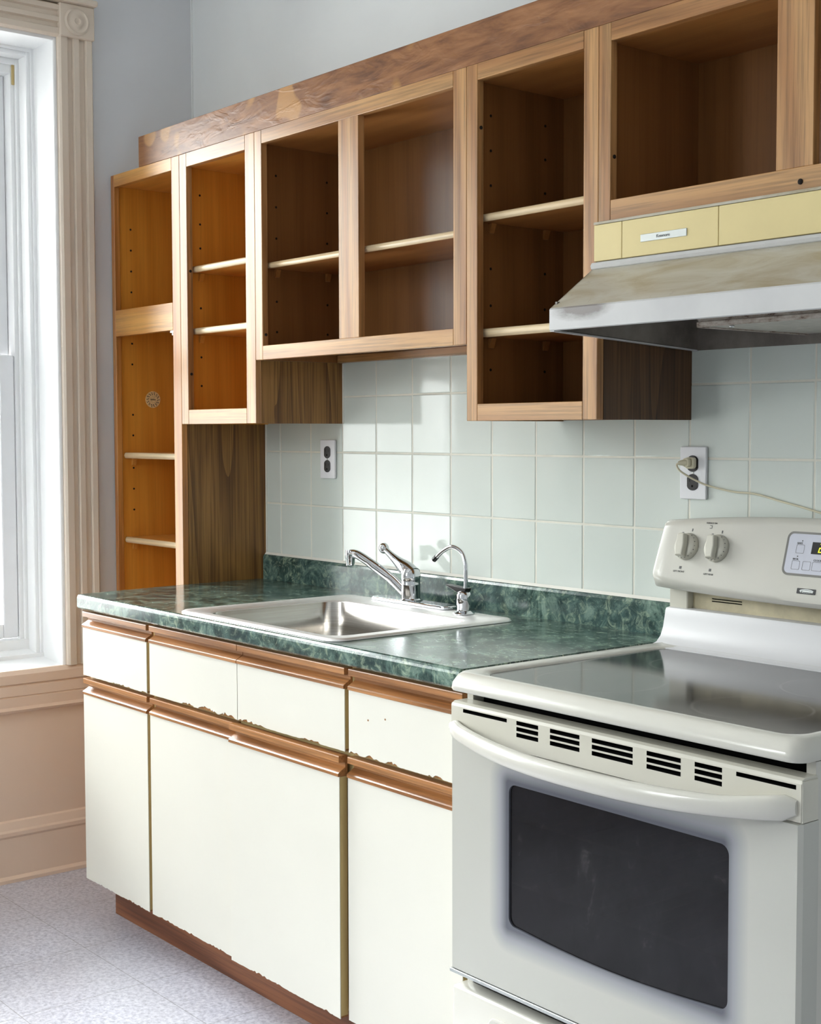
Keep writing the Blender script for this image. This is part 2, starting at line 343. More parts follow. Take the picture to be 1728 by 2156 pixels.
# ------------------------------------------------------------------ mesh helpers
class MB:
    def __init__(s): s.bm = bmesh.new()
    def _mat(s, faces, mi, smooth):
        for f in faces: f.material_index = mi; f.smooth = smooth
    def box(s, x0, x1, y0, y1, z0, z1, bev=0.0, mi=0, seg=1):
        if x0 > x1: x0, x1 = x1, x0
        if y0 > y1: y0, y1 = y1, y0
        if z0 > z1: z0, z1 = z1, z0
        t = bmesh.new()
        vs = [t.verts.new((x, y, z)) for x in (x0, x1) for y in (y0, y1) for z in (z0, z1)]
        for q in ((0, 1, 3, 2), (4, 6, 7, 5), (0, 4, 5, 1), (2, 3, 7, 6), (0, 2, 6, 4), (1, 5, 7, 3)):
            t.faces.new([vs[i] for i in q])
        bmesh.ops.recalc_face_normals(t, faces=t.faces)
        if bev: bmesh.ops.bevel(t, geom=t.edges[:], offset=bev, segments=seg, profile=0.5, affect='EDGES')
        s.merge(t, mi, seg > 1); return s
    def merge(s, t, mi=0, smooth=False):
        m = {}
        for v in t.verts: m[v] = s.bm.verts.new(v.co)
        for f in t.faces:
            try:
                g = s.bm.faces.new([m[v] for v in f.verts]); g.material_index = mi; g.smooth = smooth or f.smooth
            except ValueError: pass
        t.free(); return s
    def prism(s, pts, a0, a1, axis='x', mi=0, bev=0, seg=2, smooth=False):
        """closed 2-D outline extruded along an axis; x:(y,z) y:(x,z) z:(x,y)"""
        t = bmesh.new()
        def P(p, a):
            return {'x': (a, p[0], p[1]), 'y': (p[0], a, p[1]), 'z': (p[0], p[1], a)}[axis]
        A = [t.verts.new(P(p, a0)) for p in pts]; B = [t.verts.new(P(p, a1)) for p in pts]
        n = len(pts)
        caps = [t.faces.new(A), t.faces.new(B[::-1])]
        sides = [t.faces.new((A[i], B[i], B[(i+1) % n], A[(i+1) % n])) for i in range(n)]
        bmesh.ops.recalc_face_normals(t, faces=t.faces)
        for f in sides: f.smooth = smooth
        if bev:
            es = [e for e in t.edges if any(f in e.link_faces for f in caps)]
            bmesh.ops.bevel(t, geom=es, offset=bev, segments=seg, profile=0.5, affect='EDGES')
        s.merge(t, mi); return s
    def tube(s, pts, rad, n=12, mi=0, cap=True):
        pts = [Vector(p) for p in pts]; k = len(pts)
        if not hasattr(rad, '__len__'): rad = [rad]*k
        t = bmesh.new(); rings = []
        up = Vector((0, 0, 1)); prev = None
        for i, p in enumerate(pts):
            d = (pts[min(i+1, k-1)]-pts[max(i-1, 0)]).normalized()
            if prev is None:
                u = up if abs(d.dot(up)) < 0.95 else Vector((0, 1, 0))
            else: u = prev
            a = d.cross(u).normalized(); b = a.cross(d).normalized(); prev = b
            rings.append([t.verts.new(p+(a*math.cos(2*PI*j/n)+b*math.sin(2*PI*j/n))*rad[i]) for j in range(n)])
        for i in range(k-1):
            for j in range(n):
                f = t.faces.new((rings[i][j], rings[i][(j+1) % n], rings[i+1][(j+1) % n], rings[i+1][j])); f.smooth = True
        if cap:
            t.faces.new(rings[0][::-1]); t.faces.new(rings[-1])
        bmesh.ops.recalc_face_normals(t, faces=t.faces)
        s.merge(t, mi); return s
    def lathe(s, prof, c, axis='z', n=32, mi=0, smooth=True):
        """prof [(r,h)] about axis through c"""
        t = bmesh.new(); rings = []
        def P(r, h, a):
            x, y = r*math.cos(a), r*math.sin(a)
            return Vector(c)+Vector({'z': (x, y, h), 'y': (x, h, y), 'x': (h, x, y)}[axis])
        for r, h in prof:
            rings.append([t.verts.new(P(max(r, 1e-5), h, 2*PI*j/n)) for j in range(n)])
        for i in range(len(prof)-1):
            for j in range(n):
                f = t.faces.new((rings[i][j], rings[i][(j+1) % n], rings[i+1][(j+1) % n], rings[i+1][j])); f.smooth = smooth
        t.faces.new(rings[0]); t.faces.new(rings[-1])
        bmesh.ops.recalc_face_normals(t, faces=t.faces)
        s.merge(t, mi); return s
    def sphere(s, c, r, n=16, sc=(1, 1, 1), mi=0):
        t = bmesh.new(); bmesh.ops.create_uvsphere(t, u_segments=n, v_segments=n//2+2, radius=r)
        for v in t.verts: v.co = Vector((v.co.x*sc[0], v.co.y*sc[1], v.co.z*sc[2]))+Vector(c)
        for f in t.faces: f.smooth = True
        s.merge(t, mi); return s
    def strip(s, rows, mi=0, smooth=True, close=False):
        """grid surface from rows of points"""
        R = [[s.bm.verts.new(p) for p in r] for r in rows]
        for i in range(len(R)-1):
            m = len(R[i])
            for j in range(m if close else m-1):
                f = s.bm.faces.new((R[i][j], R[i][(j+1) % m], R[i+1][(j+1) % m], R[i+1][j])); f.material_index = mi; f.smooth = smooth
        return R
    def build(s, name, mats, parent=None):
        if not isinstance(mats, (list, tuple)): mats = [mats]
        me = bpy.data.meshes.new(name)
        o = bpy.data.objects.new(name, me); C.objects.link(o)
        if parent is not None:
            org = ORG[parent.name]; o.parent = parent; ORG[o.name] = org
            for v in s.bm.verts: v.co -= org
        s.bm.normal_update()
        for e in s.bm.edges:
            if len(e.link_faces) == 2 and e.calc_face_angle(0) > 0.8: e.smooth = False
        s.bm.to_mesh(me); s.bm.free()
        for m in mats: me.materials.append(m)
        return o
ORG = {}
def tag(o, label, cat, group=None):
    o['label'] = label; o['category'] = cat
    if group: o['group'] = group
    return o
def thing(name, loc, label, cat, group=None):
    o = bpy.data.objects.new(name, None); C.objects.link(o); o.location = loc; o.empty_display_size = 0.05
    ORG[o.name] = Vector(loc); return tag(o, label, cat, group)
def setting(name, loc):
    o = bpy.data.objects.new(name, None); C.objects.link(o); o.location = loc; o.empty_display_size = 0.05
    ORG[o.name] = Vector(loc); o['kind'] = 'structure'; return o
def struct(name, mb, mats, parent=None):
    o = mb.build(name, mats, parent)
    if parent is None: o['kind'] = 'structure'; ORG[o.name] = Vector((0, 0, 0))
    return o
def rrect(x0, x1, z0, z1, r, n=6):
    p = []
    for cx, cz, a0 in ((x1-r, z1-r, 0), (x0+r, z1-r, 90), (x0+r, z0+r, 180), (x1-r, z0+r, 270)):
        for i in range(n+1):
            a = math.radians(a0+90*i/n); p.append((cx+r*math.cos(a), cz+r*math.sin(a)))
    return p
def catmull(P, n=8):
    P = [Vector(p) for p in P]; Q = [P[0]*2-P[1]]+P+[P[-1]*2-P[-2]]; out = []
    for i in range(1, len(Q)-2):
        for j in range(n):
            t = j/n
            out.append(0.5*((2*Q[i])+(Q[i+1]-Q[i-1])*t+(2*Q[i-1]-5*Q[i]+4*Q[i+1]-Q[i+2])*t*t+(3*Q[i]-Q[i-1]-3*Q[i+1]+Q[i+2])*t**3))
    out.append(P[-1]); return out
def text_into(mb, body, size, origin, mi=0, tilt=0.0, depth=0.0003, align='CENTER'):
    """lettering facing -y, standing on a panel that leans back by tilt"""
    cu = bpy.data.curves.new('lettering', 'FONT'); cu.body = body; cu.size = size; cu.align_x = align; cu.align_y = 'CENTER'; cu.extrude = depth
    o = bpy.data.objects.new('lettering', cu); C.objects.link(o)
    bpy.context.view_layer.update()
    me = bpy.data.meshes.new_from_object(o.evaluated_get(bpy.context.evaluated_depsgraph_get()))
    M = Matrix.Translation(origin) @ Matrix.Rotation(PI/2-tilt, 4, 'X')
    t = bmesh.new(); t.from_mesh(me); t.transform(M); mb.merge(t, mi)
    bpy.data.objects.remove(o); bpy.data.curves.remove(cu); bpy.data.meshes.remove(me)

# ------------------------------------------------------------------ room shell
XR, YF, ZC = 4.7, -3.6, 2.95
struct('floor', MB().box(XW-.35, XR+.1, YF-.1, .12, FZ-.08, FZ), FLOOR)
struct('ceiling', MB().box(XW-.35, XR+.1, YF-.1, .12, ZC, ZC+.08), CEIL)
wb = struct('wall_back', MB().box(XW-.35, XR+.1, 0, .12, FZ, ZC), WALL)
struct('wall_right', MB().box(XR, XR+.1, YF-.1, 0, FZ, ZC), WALL)
m = MB()
m.box(XW-.35, FILL_WIN[0], YF-.1, YF, FZ, ZC); m.box(FILL_WIN[1], XR, YF-.1, YF, FZ, ZC)
m.box(FILL_WIN[0], FILL_WIN[1], YF-.1, YF, FZ, FILL_WIN[2]); m.box(FILL_WIN[0], FILL_WIN[1], YF-.1, YF, FILL_WIN[3], ZC)
struct('wall_front', m, WALL)
m = MB()
ys = [(0, WIN[0][1]), (WIN[0][0], WIN[1][1]), (WIN[1][0], YF)]
for a, b in ys: m.box(XW-.33, XW, b, a, FZ, ZC)
for a, b, z0, z1 in WIN:
    m.box(XW-.33, XW, a, b, FZ, z0); m.box(XW-.33, XW, a, b, z1, ZC)
struct('wall_left', m, WALLB)
struct('trim_1', MB().box(XW, XW+.005, -.005, 0, 2.2, ZC), WALL)

def make_window(name, y0, y1, z0, z1):
    t = setting(name, (XW, (y0+y1)/2, z0))
    # fluted casings with corner blocks
    cw, th = .112, .024
    def flutes(a, b):   # profile across the casing, as (offset, height)
        n = [(0, 0), (0, th*.72), (.006, th), (.026, th), (.030, th*.6), (.044, th*.55), (.048, th), (.064, th), (.068, th*.6), (.084, th*.55), (.088, th), (.104, th*1.05), (.110, th*.7), (.112, 0)]
        return n
    pr = flutes(0, 0)
    m = MB(); m.prism([(XW+h, y1+o) for o, h in pr], z0+.012, z1, 'z'); m.build('casing', CASING, t)
    m = MB(); m.prism([(XW+h, y0-o) for o, h in pr], z0+.012, z1, 'z'); m.build('casing', CASING, t)
    m = MB(); m.prism([(XW+h, z1+.0+o*.86) for o, h in pr], y0, y1, 'y')
    # prism along y takes (x,z)
    m.build('head_casing', CASING, t)
    for yc in (y1+.054, y0-.054):
        m = MB(); m.box(XW, XW+.032, yc-.054, yc+.058, z1, z1+.098, .003)
        m.lathe([(.040, 0), (.040, .003), (.034, .006), (.030, .002), (.022, .002), (.018, .006), (.010, .007), (.006, .003), (0, .003)], (XW+.032, yc, z1+.048), 'x', 28)
        m.build('rosette_block', CASING, t)
    m = MB(); m.box(XW, XW+.05, y0-.110, y1+.116, z1+.098, z1+.116, .004); m.build('head_cap', CASING, t)
    # lining of the deep reveal, stepped
    m = MB()
    x1, x2, x3, x4 = XW+.004, XW-.15, XW-.205, XW-.25
    for sgn, ye in ((1, y1), (-1, y0)):
        e = lambda d: ye-sgn*d
        m.box(x1, XW-.02, e(-.002), e(.010), z0, z1, .003)
        m.box(XW-.02, x2, e(0), e(.006), z0, z1)
        m.box(x2, x3, e(0), e(.028), z0, z1, .002)
        m.box(x2+.006, x2, e(0), e(.016), z0, z1, .002)
        m.box(x3, x3-.012, e(0), e(.038), z0, z1, .002)
        m.box(x3-.012, XW-.33, e(0), e(.050), z0, z1)
    i = .0012
    m.box(x1-i, XW-.02+i, y0, y1, z1-.010, z1+.001)
    m.box(XW-.02-i, x2+i, y0, y1, z1-.006, z1)
    m.box(x2+.006-i, x2+i, y0, y1, z1-.016, z1); m.box(x2-i, x3+i, y0, y1, z1-.028, z1)
    m.box(x3-i, x3-.012+i, y0, y1, z1-.045, z1); m.box(x3-.012-i, XW-.33+i, y0, y1, z1-.07, z1)
    m.build('jamb', WHITEP, t)
    m = MB(); m.prism([(XW+.012, z0-.014), (XW+.012, z0+.008), (XW-.14, z0+.020), (XW-.14, z0+.032), (XW-.2, z0+.04), (XW-.2, z0+.07), (XW-.33, z0+.075), (XW-.33, z0-.014)], y0, y1, 'y')
    m.build('sill', WHITEP, t)
    zm = z0+.958; yi0, yi1 = y0+.052, y1-.052
    def sash(nm, x, za, zb, st, rb, rt):
        m = MB()
        m.box(x-.035, x, yi0, yi0+st, za, zb, .003); m.box(x-.035, x, yi1-st, yi1, za, zb, .003)
        m.box(x-.035, x, yi0+st, yi1-st, za, za+rb, .003); m.box(x-.035, x, yi0+st, yi1-st, zb-rt, zb, .003)
        o = m.build(nm, SASH, t)
        MB().box(x-.02, x-.016, yi0+st, yi1-st, za+rb, zb-rt).build('glass_pane', GLASS, o)
    sash('lower_sash', XW-.222, z0+.075, zm, .048, .045, .042)
    sash('upper_sash', XW-.262, zm-.01, z1-.07, .048, .042, .05)
    MB().box(XW-.216, XW-.212, y1-.047, y1-.038, z1-.105, z1-.045, .001).build('sash_guide', FRAME_TAN, t)
    return t
make_window('window_1', *WIN[0])
make_window('window_2', *WIN[1])
# unseen front-wall window, added as fill light from behind the camera
t = setting('fill_window', ((FILL_WIN[0]+FILL_WIN[1])/2, YF, FILL_WIN[2]))
m = MB()
a, b, c, d = FILL_WIN
for q in ((a-.1, a, c-.1, d+.1), (b, b+.1, c-.1, d+.1), (a, b, d, d+.1), (a, b, c-.1, c)):
    m.box(q[0], q[1], YF-.06, YF+.025, q[2], q[3], .004)
m.box((a+b)/2-.03, (a+b)/2+.03, YF-.06, YF-.02, c, d, .003); m.box(a, b, YF-.06, YF-.02, (c+d)/2-.03, (c+d)/2+.03, .003)
m.build('fill_window_frame', WHITEP, t)
MB().box(a, b, YF-.045, YF-.041, c, d).build('glass_pane', GLASS, t)

# panelled wall below the window and baseboard
m = MB()
m.prism([(XW, .16), (XW+.006, .16), (XW+.006, .512), (XW+.020, .516), (XW+.028, .524), (XW+.020, .532), (XW+.022, .560), (XW+.018, .563), (XW+.022, .566), (XW+.022, .594), (XW+.017, .598), (XW+.024, .602), (XW+.024, .628), (XW+.010, .640), (XW, .640)], YF, -.001, 'y')
struct('trim_2', m, BEIGE)
m = MB()
m.prism([(XW, FZ), (XW+.036, FZ), (XW+.036, FZ+.010), (XW+.026, FZ+.018), (XW+.022, FZ+.13), (XW+.026, FZ+.137), (XW+.026, FZ+.148), (XW+.020, FZ+.154), (XW+.012, FZ+.176), (XW+.004, FZ+.182), (XW, FZ+.182)], YF, -.001, 'y')
struct('baseboard_left', m, BEIGE)

# ------------------------------------------------------------------ wall tiles
s = .154; ZA = 1.288
m = MB()
m.box(-.079, 2.62, -.0074, -.0005, .955, 1.60, mi=1)
for j in range(-3, 3):
    z0 = ZA+j*s if j > -3 else .93
    z1 = ZA+(j+1)*s
    for k in range(-1, 17):
        x0, x1 = k*s, (k+1)*s
        a, b = max(x0+.0016, -.0785), min(x1-.0016, 2.618)
        c, d = z0+.0016, min(z1-.0016, 1.598)
        if j == -3: c = .957
        if b-a < .01 or d-c < .01: continue
        tt = bmesh.new()
        ya = -.0085
        ang = [random.gauss(0, .0016), random.gauss(0, .0016)]
        nx = 4
        bv = .0022
        def Y(x, z): return ya+ang[0]*(x-(a+b)/2)*1.2+ang[1]*(z-(c+d)/2)*1.2
        inner = [(a+bv, c+bv), (b-bv, c+bv), (b-bv, d-bv), (a+bv, d-bv)]; outer = [(a, c), (b, c), (b, d), (a, d)]
        I = [tt.verts.new((x, Y(x, z), z)) for x, z in inner]; M_ = [tt.verts.new((x, Y(x, z)+.0016, z)) for x, z in outer]; O = [tt.verts.new((x, -.002, z)) for x, z in outer]
        tt.faces.new(I)
        for q in range(4):
            tt.faces.new((O[q], O[(q+1) % 4], M_[(q+1) % 4], M_[q])); tt.faces.new((M_[q], M_[(q+1) % 4], I[(q+1) % 4], I[q]))
        bmesh.ops.recalc_face_normals(tt, faces=tt.faces)
        m.merge(tt, 0)
m.box(-.079, -.073, -.012, -.001, .98, 1.60, .001, 2)          # caulk bead at the tall cabinet
m.box(.308+.004, .308+.008, -.012, -.001, 1.368, 1.534, .001, 2)
m.build('wall_tiles', [TILE, GROUT, CAULK], wb if ORG.setdefault('wall_back', Vector((0, 0, 0))) is not None else None)

# ------------------------------------------------------------------ upper cabinets
YFc, FT = -.2931, .019           # face plane, frame thickness
ZT = 2.129
def pegs(mb, x, ys_, zs, mi):
    for y in ys_:
        for z in zs: mb.lathe([(.0032, 0), (.0032, .0008), (0, .0008)], (x, y, z), 'x', 8, mi, False)
def cabinet(name, x0, x1, z0, stiles, mulls, top, bot, shelves, mats, label, extra_rails=(), side=None, backx=None, pegsz=(), zbase=None, back=None, group=None):
    inV, inH = mats
    t = thing(name, ((x0+x1)/2, -.15, zbase if zbase is not None else z0), label, 'cabinet', group)
    e = .0004
    yb = YFc+FT
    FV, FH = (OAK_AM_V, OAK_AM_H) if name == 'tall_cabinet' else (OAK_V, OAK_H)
    # box
    m = MB(); m.box(x0+e, x0+.014, yb, -.0015, z0, ZT-.001); pegs(m, x0+.014, (-.235, -.07), pegsz, 1); m.build('side_panel', [side[0] if side else inV, HOLE], t)
    m = MB(); m.box(x1-.014, x1-e, yb, -.0015 if name != 'tall_cabinet' else -.0015, z0, ZT-.001)
    rp = m.build('side_panel', [side[1] if side else inV, HOLE], t)
    MB().box(x0+.0145, x1-.0145, -.012, -.0095, z0+.002, ZT-.002).build('back_panel', inV, t)
    MB().box(x0+.0145, x1-.0145, yb, -.0125, top-.0005+.004, top+.016).build('top_panel', inH, t)
    if bot: MB().box(x0+.0145, x1-.0145, yb, -.0125, bot-.016, bot-.002).build('bottom_panel', inH, t)
    # face frame
    for a, b in stiles: MB().box(a+e, b-e, YFc, yb-e, z0, ZT, .0012).build('stile', FV, t)
    a, b = stiles[0][1], stiles[-1][0]
    MB().box(a, b, YFc, yb-e, top, ZT, .0008).build('rail', FH, t)
    if bot: MB().box(a, b, YFc, yb-e, z0, bot, .0008).build('rail', FH, t)
    for c, d in extra_rails: MB().box(a, b, YFc, yb-e, c, d, .0008).build('rail', FH, t)
    for c, d in mulls: MB().box(c, d, YFc, yb-e, bot, top, .0008).build('mullion', FV, t)
    for zt_, th in shelves:
        m = MB(); m.box(x0+.016, x1-.016, -.262, -.014, zt_-th, zt_)
        sh = m.build('shelf', inH, t)
        n = [(-.262, zt_-th), (-.266, zt_-th+.002), (-.2685, zt_-th/2), (-.266, zt_-.002), (-.262, zt_)]
        MB().prism(n, x0+.0165, x1-.0165, 'x', smooth=True).build('edge_strip', OAK_EDGE, sh)
        for y in (-.235, -.07):
            m = MB(); m.prism([(x0+.0145, zt_-th-.022), (x0+.018, zt_-th-.022), (x0+.022, zt_-th-.010), (x0+.026, zt_-th-.001), (x0+.0145, zt_-th-.001)], y-.007, y+.007, 'y'); m.build('shelf_peg', OAK_EDGE if inV is BIRCH_V and False else inH, sh)
    return t
def zr(a, b, n): return [a+(b-a)*i/(n-1) for i in range(n)]

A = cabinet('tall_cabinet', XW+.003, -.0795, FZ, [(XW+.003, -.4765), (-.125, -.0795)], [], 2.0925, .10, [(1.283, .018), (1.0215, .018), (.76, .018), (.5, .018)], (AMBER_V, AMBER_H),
            'narrow floor-standing oak cabinet without a door, amber inside, in the corner beside the window',
            extra_rails=[(1.639, 1.718)], side=(AMBER_V, DARKOAK), pegsz=[1.97, 1.906, 1.842, 1.778, 1.62, 1.556, 1.40, 1.336, 1.235, 1.17, 1.105])
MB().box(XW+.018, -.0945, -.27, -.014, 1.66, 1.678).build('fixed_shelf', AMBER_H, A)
m = MB(); m.lathe([(.0, -.001), (.026, -.001), (.026, .0006), (0, .0006)], (XW+.003+.0142, -.165, 1.448), 'x', 28, 0, False)
for r in (.021, .0165):
    for k in range(14):
        an = k*2*PI/14+.2*r*100
        m.box(XW+.0180, XW+.0183, -.165+r*math.cos(an)-.0012, -.165+r*math.cos(an)+.0012, 1.448+r*math.sin(an)-.0016, 1.448+r*math.sin(an)+.0016, mi=1)
for k in range(5): m.box(XW+.0180, XW+.0183, -.173+k*.0036, -.1712+k*.0036, 1.4455, 1.450, mi=1)
m.build('paper_sticker', [PAPER, INKD], A)['label'] = 'round tan paper sticker with faint printing'
m = MB(); m.box(-.150, -.132, -.288, -.276, 1.632, 1.639, .001); m.lathe([(.004, 0), (.004, .007), (.002, .009), (0, .009)], (-.1385, -.284, 1.625), 'z', 12); m.build('door_catch', CHROME, A)

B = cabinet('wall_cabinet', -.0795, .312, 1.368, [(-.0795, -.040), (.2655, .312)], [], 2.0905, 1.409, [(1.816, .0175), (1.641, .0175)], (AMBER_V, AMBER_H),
            'narrow open wall cabinet with two shelves, right beside the tall corner cabinet', side=(AMBER_V, DARKOAK), pegsz=[2.02, 1.938, 1.87, 1.70, 1.56, 1.478])
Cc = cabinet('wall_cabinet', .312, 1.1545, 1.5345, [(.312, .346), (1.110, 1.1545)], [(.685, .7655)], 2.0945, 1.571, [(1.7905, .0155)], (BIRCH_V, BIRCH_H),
            'wide short open wall cabinet with a centre mullion, above the sink', pegsz=[2.02, 1.938, 1.856, 1.69, 1.61])
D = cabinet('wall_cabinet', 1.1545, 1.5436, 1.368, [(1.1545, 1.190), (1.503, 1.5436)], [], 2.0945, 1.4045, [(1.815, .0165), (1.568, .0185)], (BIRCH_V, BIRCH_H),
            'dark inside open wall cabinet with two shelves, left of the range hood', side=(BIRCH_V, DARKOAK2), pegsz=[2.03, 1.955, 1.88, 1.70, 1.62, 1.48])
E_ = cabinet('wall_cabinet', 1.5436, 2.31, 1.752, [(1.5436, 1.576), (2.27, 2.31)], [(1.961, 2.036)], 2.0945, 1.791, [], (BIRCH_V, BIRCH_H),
            'short empty wall cabinet mounted above the range hood', pegsz=[])
def screw(x, y, z, par, axis='y', r=.005):
    MB().lathe([(r, 0), (r, -.0015), (r*.5, -.0028), (0, -.0028)] if axis == 'y' else [(r, 0), (r, .0015), (0, .0025)], (x, y, z), axis, 12).build('screw', HOLE, par)
screw(.905, -.0122, 1.975, Cc); screw(1.83, -.0122, 1.985, E_); screw(2.012, YFc, 1.766, E_)
screw(-.040+.0, -.283, 1.80, B, 'x', .004); screw(-.040, -.283, 1.51, B, 'x', .004); screw(.346, -.283, 1.60, Cc, 'x', .004)
screw(1.190, -.283, 1.995, D, 'x', .004); screw(1.576, -.283, 1.875, E_, 'x', .004)
m = MB(); m.box(.33, 1.14, -.040, -.0125, 1.5345, 1.554); m.build('hanging_rail', OAK_H, Cc)
for x in (.95, 1.02, 1.05, 1.085):
    MB().lathe([(.0045, 0), (.0045, -.001), (0, -.001)], (x, -.040, 1.5445), 'y', 10).build('screw', HOLE, Cc)

o = MB().box(-.318, 2.45, -.2925, -.274, ZT+.0005, 2.2185, .001).build('plywood_board', BOARD)
tag(o, 'long stained plywood board with yellowish patches standing along the cabinet tops', 'board')

# ------------------------------------------------------------------ base cabinets
BY = -.628
TOPZ = .861
def jag(x0, x1, z, seed, amp, where):
    """lower edge of a laminate sheet: mostly straight with clusters of broken-out bits"""
    r = random.Random(seed); pts = [(x0, z)]; x = x0
    while x < x1-.012:
        x += r.uniform(.003, .011); u = (x-x0)/(x1-x0)
        k = max([1-abs((u-c)/w_)**2 for c, w_ in where if abs(u-c) < w_]+[0])
        pts.append((min(x, x1-.001), z+(r.random()*amp*k if k else r.random()*.0009)))
    pts.append((x1, z)); return pts
def rail(x0, x1, zt, par, dy=0):
    h = zt
    p = [(-.606, h), (-.628, h), (-.6285, h-.002), (-.6285, h-.0135), (-.627, h-.0145), (-.612, h-.0150), (-.6115, h-.025), (-.628, h-.0345), (-.6305, h-.0365), (-.6305, h-.0425), (-.629, h-.0435), (-.606, h-.0435)]
    MB().prism([(y-dy, z) for y, z in p], x0, x1, 'x').build('pull_rail', OAK_RED, par)
def front(nm, x0, x1, z0, zt, par, seed, dy=0, amp=.004, where=()):
    """chipboard core, cream laminate sheet with a chipped lower edge, oak pull along the top"""
    m = MB()
    m.box(x0+.001, x1-.001, -.6255-dy, -.607-dy, z0, zt-.044, mi=0)
    lo = jag(x0, x1, z0-.001, seed, amp, where)
    pts = lo+[(x1, zt-.0435), (x0, zt-.0435)]
    m.prism(pts, -.6275-dy, -.6255-dy, 'y', mi=1)
    m.box(x0, x0+.0012, -.6260-dy, -.607-dy, z0+.004, zt-.044, mi=2); m.box(x1-.0012, x1, -.6260-dy, -.607-dy, z0+.004, zt-.044, mi=2)
    o = m.build(nm, [CORE, CREAM, FRAME_TAN], par)
    rail(x0, x1, zt, o, dy)
    return o
def base_unit(x0, x1, label, fronts):
    t = thing('base_cabinet', ((x0+x1)/2, -.32, FZ), label, 'cabinet')
    m = MB()
    m.box(x0+.0005, x0+.018, -.604, -.004, .13, .866); m.box(x1-.018, x1-.0005, -.604, -.004, .13, .866)
    m.box(x0+.018, x1-.018, -.604, -.004, .13, .145); m.box(x0+.018, x1-.018, -.016, -.004, .145, .866)
    m.box(x0+.0005, x0+.018, -.50, -.03, FZ, .13); m.box(x1-.018, x1-.0005, -.50, -.03, FZ, .13)
    m.build('body', CARCASS, t)
    m = MB()
    m.box(x0+.0005, x0+.03, -.6065, -.6045, .13, .866); m.box(x1-.03, x1-.0005, -.6065, -.6045, .13, .866)
    m.box(x0+.03, x1-.03, -.6065, -.6045, .845, .866); m.box(x0+.03, x1-.03, -.6065, -.6045, .66, .70); m.box(x0+.03, x1-.03, -.6065, -.6045, .13, .15)
    m.build('face_frame', FRAME_TAN, t)
    for f in fronts:
        o = front(*f[:5], t, *f[5:])
        if f[5] == 17:
            for hx, hz in ((1.236, .7650), (1.292, .7755)):
                MB().lathe([(.0022, 0), (.0022, -.0003), (0, -.0003)], (hx, -.6275, hz), 'y', 8).build('nail_hole', CORE, o)
    return t
base_unit(-.043, .322, 'cream base cabinet with one drawer and door, at the window end of the counter',
          [('drawer', -.043, .3135, .688, TOPZ, 11, 0, .006, [(.62, .2), (.96, .06)]), ('door', -.043, .3135, .126, .6785, 12, 0, .004, [(.3, .2), (.75, .2)])])
base_unit(.322, 1.162, 'wide cream double-door base cabinet underneath the sink, chipped along its drawer fronts',
          [('drawer_front', .3295, .741, .688, TOPZ, 13, 0, .012, [(.45, .08), (.68, .12), (.9, .1)]), ('drawer_front', .7435, 1.156, .688, TOPZ, 14, 0, .010, [(.1, .1), (.22, .05), (.7, .1)]),
           ('door', .3295, .7235, .126, .6785, 15, 0, .005, [(.2, .15), (.5, .15), (.8, .12)]), ('door', .7245, 1.151, .126, .6785, 16, .011, .006, [(.3, .12), (.45, .06), (.9, .08)])])
base_unit(1.162, 1.5255, 'cream base cabinet with a single drawer and door, next to the oven range',
          [('drawer', 1.1705, 1.525, .688, TOPZ, 17, 0, .008, [(.05, .06), (.22, .08), (.4, .06), (.8, .1)]), ('door', 1.1665, 1.525, .126, .6785, 18, 0, .005, [(.4, .2)])])
o = MB().box(-.03, 1.525, -.548, -.505, FZ, .125, .001).build('toe_board', OAK_TOE)
tag(o, 'reddish oak toe kick board on the floor underneath the cream base cabinets', 'toe kick')

# ------------------------------------------------------------------ worktop with backsplash
ZCn = .907
m = MB()
nose = [(-.606, .869), (-.634, .869), (-.638, .873), (-.638, .897), (-.6365, .902), (-.633, .9055), (-.628, ZCn), (-.606, ZCn)]
m.prism(nose, -.054, 1.5255, 'x', smooth=False)
cx0, cx1, cy0, cy1 = .492, 1.085, -.600, -.125
m.prism([(-.055, -.606), (cx0, -.606), (cx0, -.001), (-.0785, -.001), (-.0785, -.293)], .869, ZCn, 'z')
m.box(cx1, 1.5255, -.606, -.001, .869, ZCn)
m.box(cx0, cx1, cy1, -.001, .869, ZCn); m.box(cx0, cx1, -.606, cy0, .869, ZCn)
m.prism([(-.0105, ZCn), (-.022, ZCn), (-.022, .972), (-.019, .978), (-.015, .980), (-.0105, .980)], -.0785, 1.515, 'x', smooth=False)
o = m.build('countertop', COUNTER); tag(o, 'glossy dark green marbled laminate countertop with low backsplash', 'countertop')
ct = o
ORG[ct.name] = Vector((0, 0, 0))
MB().prism([(-.0105, .980), (-.0165, .980), (-.0105, .9865)], -.0785, 1.515, 'x').build('caulk_line', CAULK, ct)

